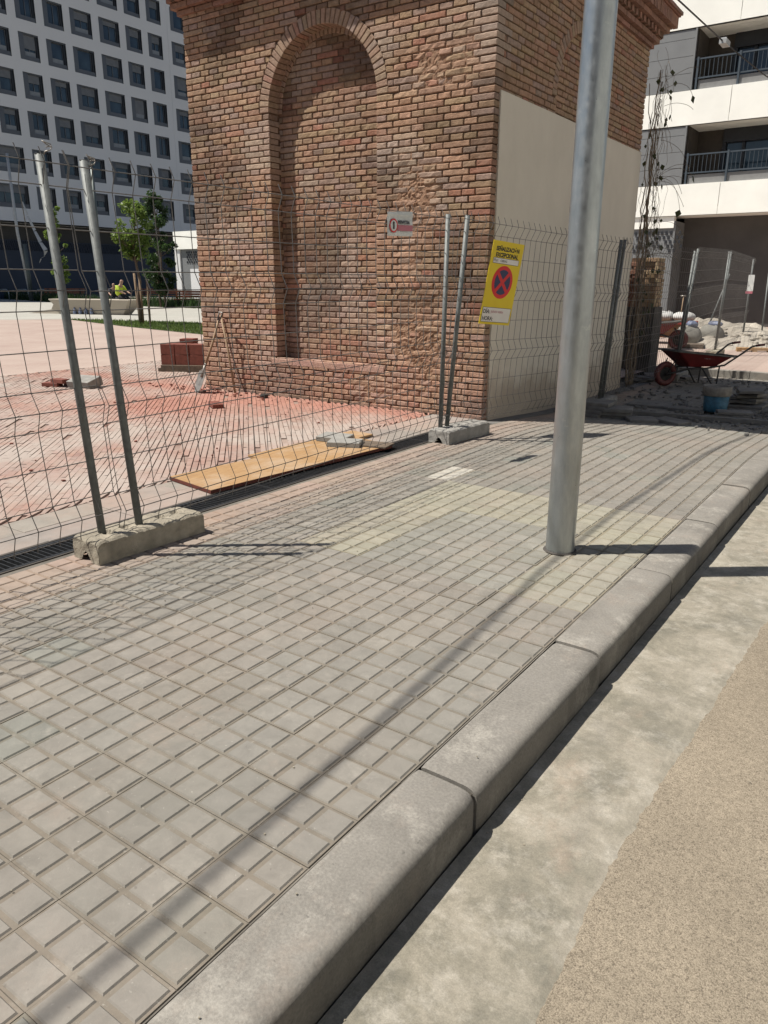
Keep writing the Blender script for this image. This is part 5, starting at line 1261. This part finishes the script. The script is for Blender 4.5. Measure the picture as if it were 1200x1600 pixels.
# trees
def tree(loc, h, crown_z, crown_r, mat, label, seed, n=1500, leaf=.16, stems=1, clumps=26, col=None, spread=1.):
    random.seed(seed); e = empty('young_tree', loc, 0, label, 'tree')
    g = MB(); tips = []
    for s in range(stems):
        x = (s-(stems-1)/2)*.5; pts = [(x, 0, 0)]; z = 0
        for i in range(7): z = h*.85*(i+1)/7; pts.append((x*(1-i/7)+random.uniform(-.08, .08), random.uniform(-.08, .08), z))
        g.tube(pts, [.075*(1-.75*i/7) for i in range(8)], 7)
    cl = []
    for k in range(clumps):
        t = random.random(); z = crown_z+(h-crown_z)*t; rr = crown_r*(.25+.95*math.sin(PI*min(.97, .12+.8*t)))*math.sqrt(random.random()); a = random.uniform(0, 2*PI)
        c = Vector((rr*math.cos(a), rr*math.sin(a), z)); cl.append((c, random.uniform(.35, .8)*crown_r*.62)); b0 = Vector((0, 0, max(crown_z*.9, z-random.uniform(.4, 1.0)*crown_r)))
        g.tube([b0, (b0+c)/2+Vector((0, 0, -.05)), c], [.025, .016, .008], 5)
    g.build('trunk', M_bark, e)
    l = MB()
    for k in range(n):
        c, r_ = random.choice(cl); d = Vector((random.gauss(0, 1), random.gauss(0, 1), random.gauss(0, .9))).normalized()*r_*random.random()**.45*spread
        p = c+d; nrm_ = Vector((random.gauss(0, 1), random.gauss(0, 1), random.gauss(.6, 1))).normalized(); t1 = nrm_.orthogonal().normalized(); t1.rotate(Matrix.Rotation(random.uniform(0, 6), 3, nrm_)); t2 = nrm_.cross(t1); s = leaf*random.uniform(.6, 1.3)
        l.add([p-t1*s, p-t2*s*.45, p+t1*s, p+t2*s*.45], [(0, 1, 2, 3)])
    l.build('crown', mat, e, recalc=False); return e
tree((-50.2, 32.3, 0), 6.9, 1.4, .55, M_leafA, 'narrow bright green young tree just left of the second fence post', 41, 2000, .11, 1, 30)
tree((-23.05, 17.8, 0), 4.0, 2.35, .50, M_leafA, 'bright green young tree with an airy crown above three stakes on the lawn', 42, 3000, .07, 1, 44, spread=1.1)
tree((-38.0, 31.0, 0), 6.3, .8, .78, M_leafB, 'dark green bushy tree with twin stems next to the brick tower edge', 43, 4600, .11, 2, 48)
# planting strips
b = MB()
def tuft(b, poly, n, h, wd): 
    k0_ = len(b.f); blades(b, poly, n, h, wd)
tuft(b, [(-48, 31.5), (-36, 30.8), (-30, 30.2), (-28, 32.2), (-36, 34), (-48, 33.5)], 3000, .55, .05)
tuft(b, [(-80, 40.5), (-60, 35.2), (-48, 31.5), (-48, 33.5), (-60, 37.5), (-80, 43)], 3200, .6, .06)
tag(b.build('planting_strip', [M_grass, M_leafB], recalc=False), 'strip of low green plants between the pale paving and the far building', 'plants', kind='stuff')
# low white kerb wall behind the strip
g = MB(); g.box((0, 0, 0), (34, .35, .42), bev=.02); o = g.build('low_wall', M_pale); o.location = (-70, 37.6, 0); o.rotation_euler = (0, 0, R(-4)); tag(o, 'long low pale wall behind the planting strip', 'low wall')
for k, (x, y, rz) in enumerate([(-8.2, 8.3, 40)]): pass
random.seed(1)

# real-world albedo: every painted-by-eye base colour above is taken down to measured reflectance
for m_ in bpy.data.materials:
    if not m_.use_nodes or m_.name in ('glass_dark', 'render_offwhite', 'plaster'): continue
    b_ = m_.node_tree.nodes.get('Principled BSDF')
    if not b_: continue
    i_ = b_.inputs['Base Color']
    if i_.is_linked:
        x_ = m_.node_tree.nodes.new('ShaderNodeMixRGB'); x_.blend_type = 'MULTIPLY'; x_.inputs[0].default_value = 1; x_.inputs[2].default_value = (.66, .66, .66, 1)
        m_.node_tree.links.new(i_.links[0].from_socket, x_.inputs[1]); m_.node_tree.links.new(x_.outputs[0], i_)
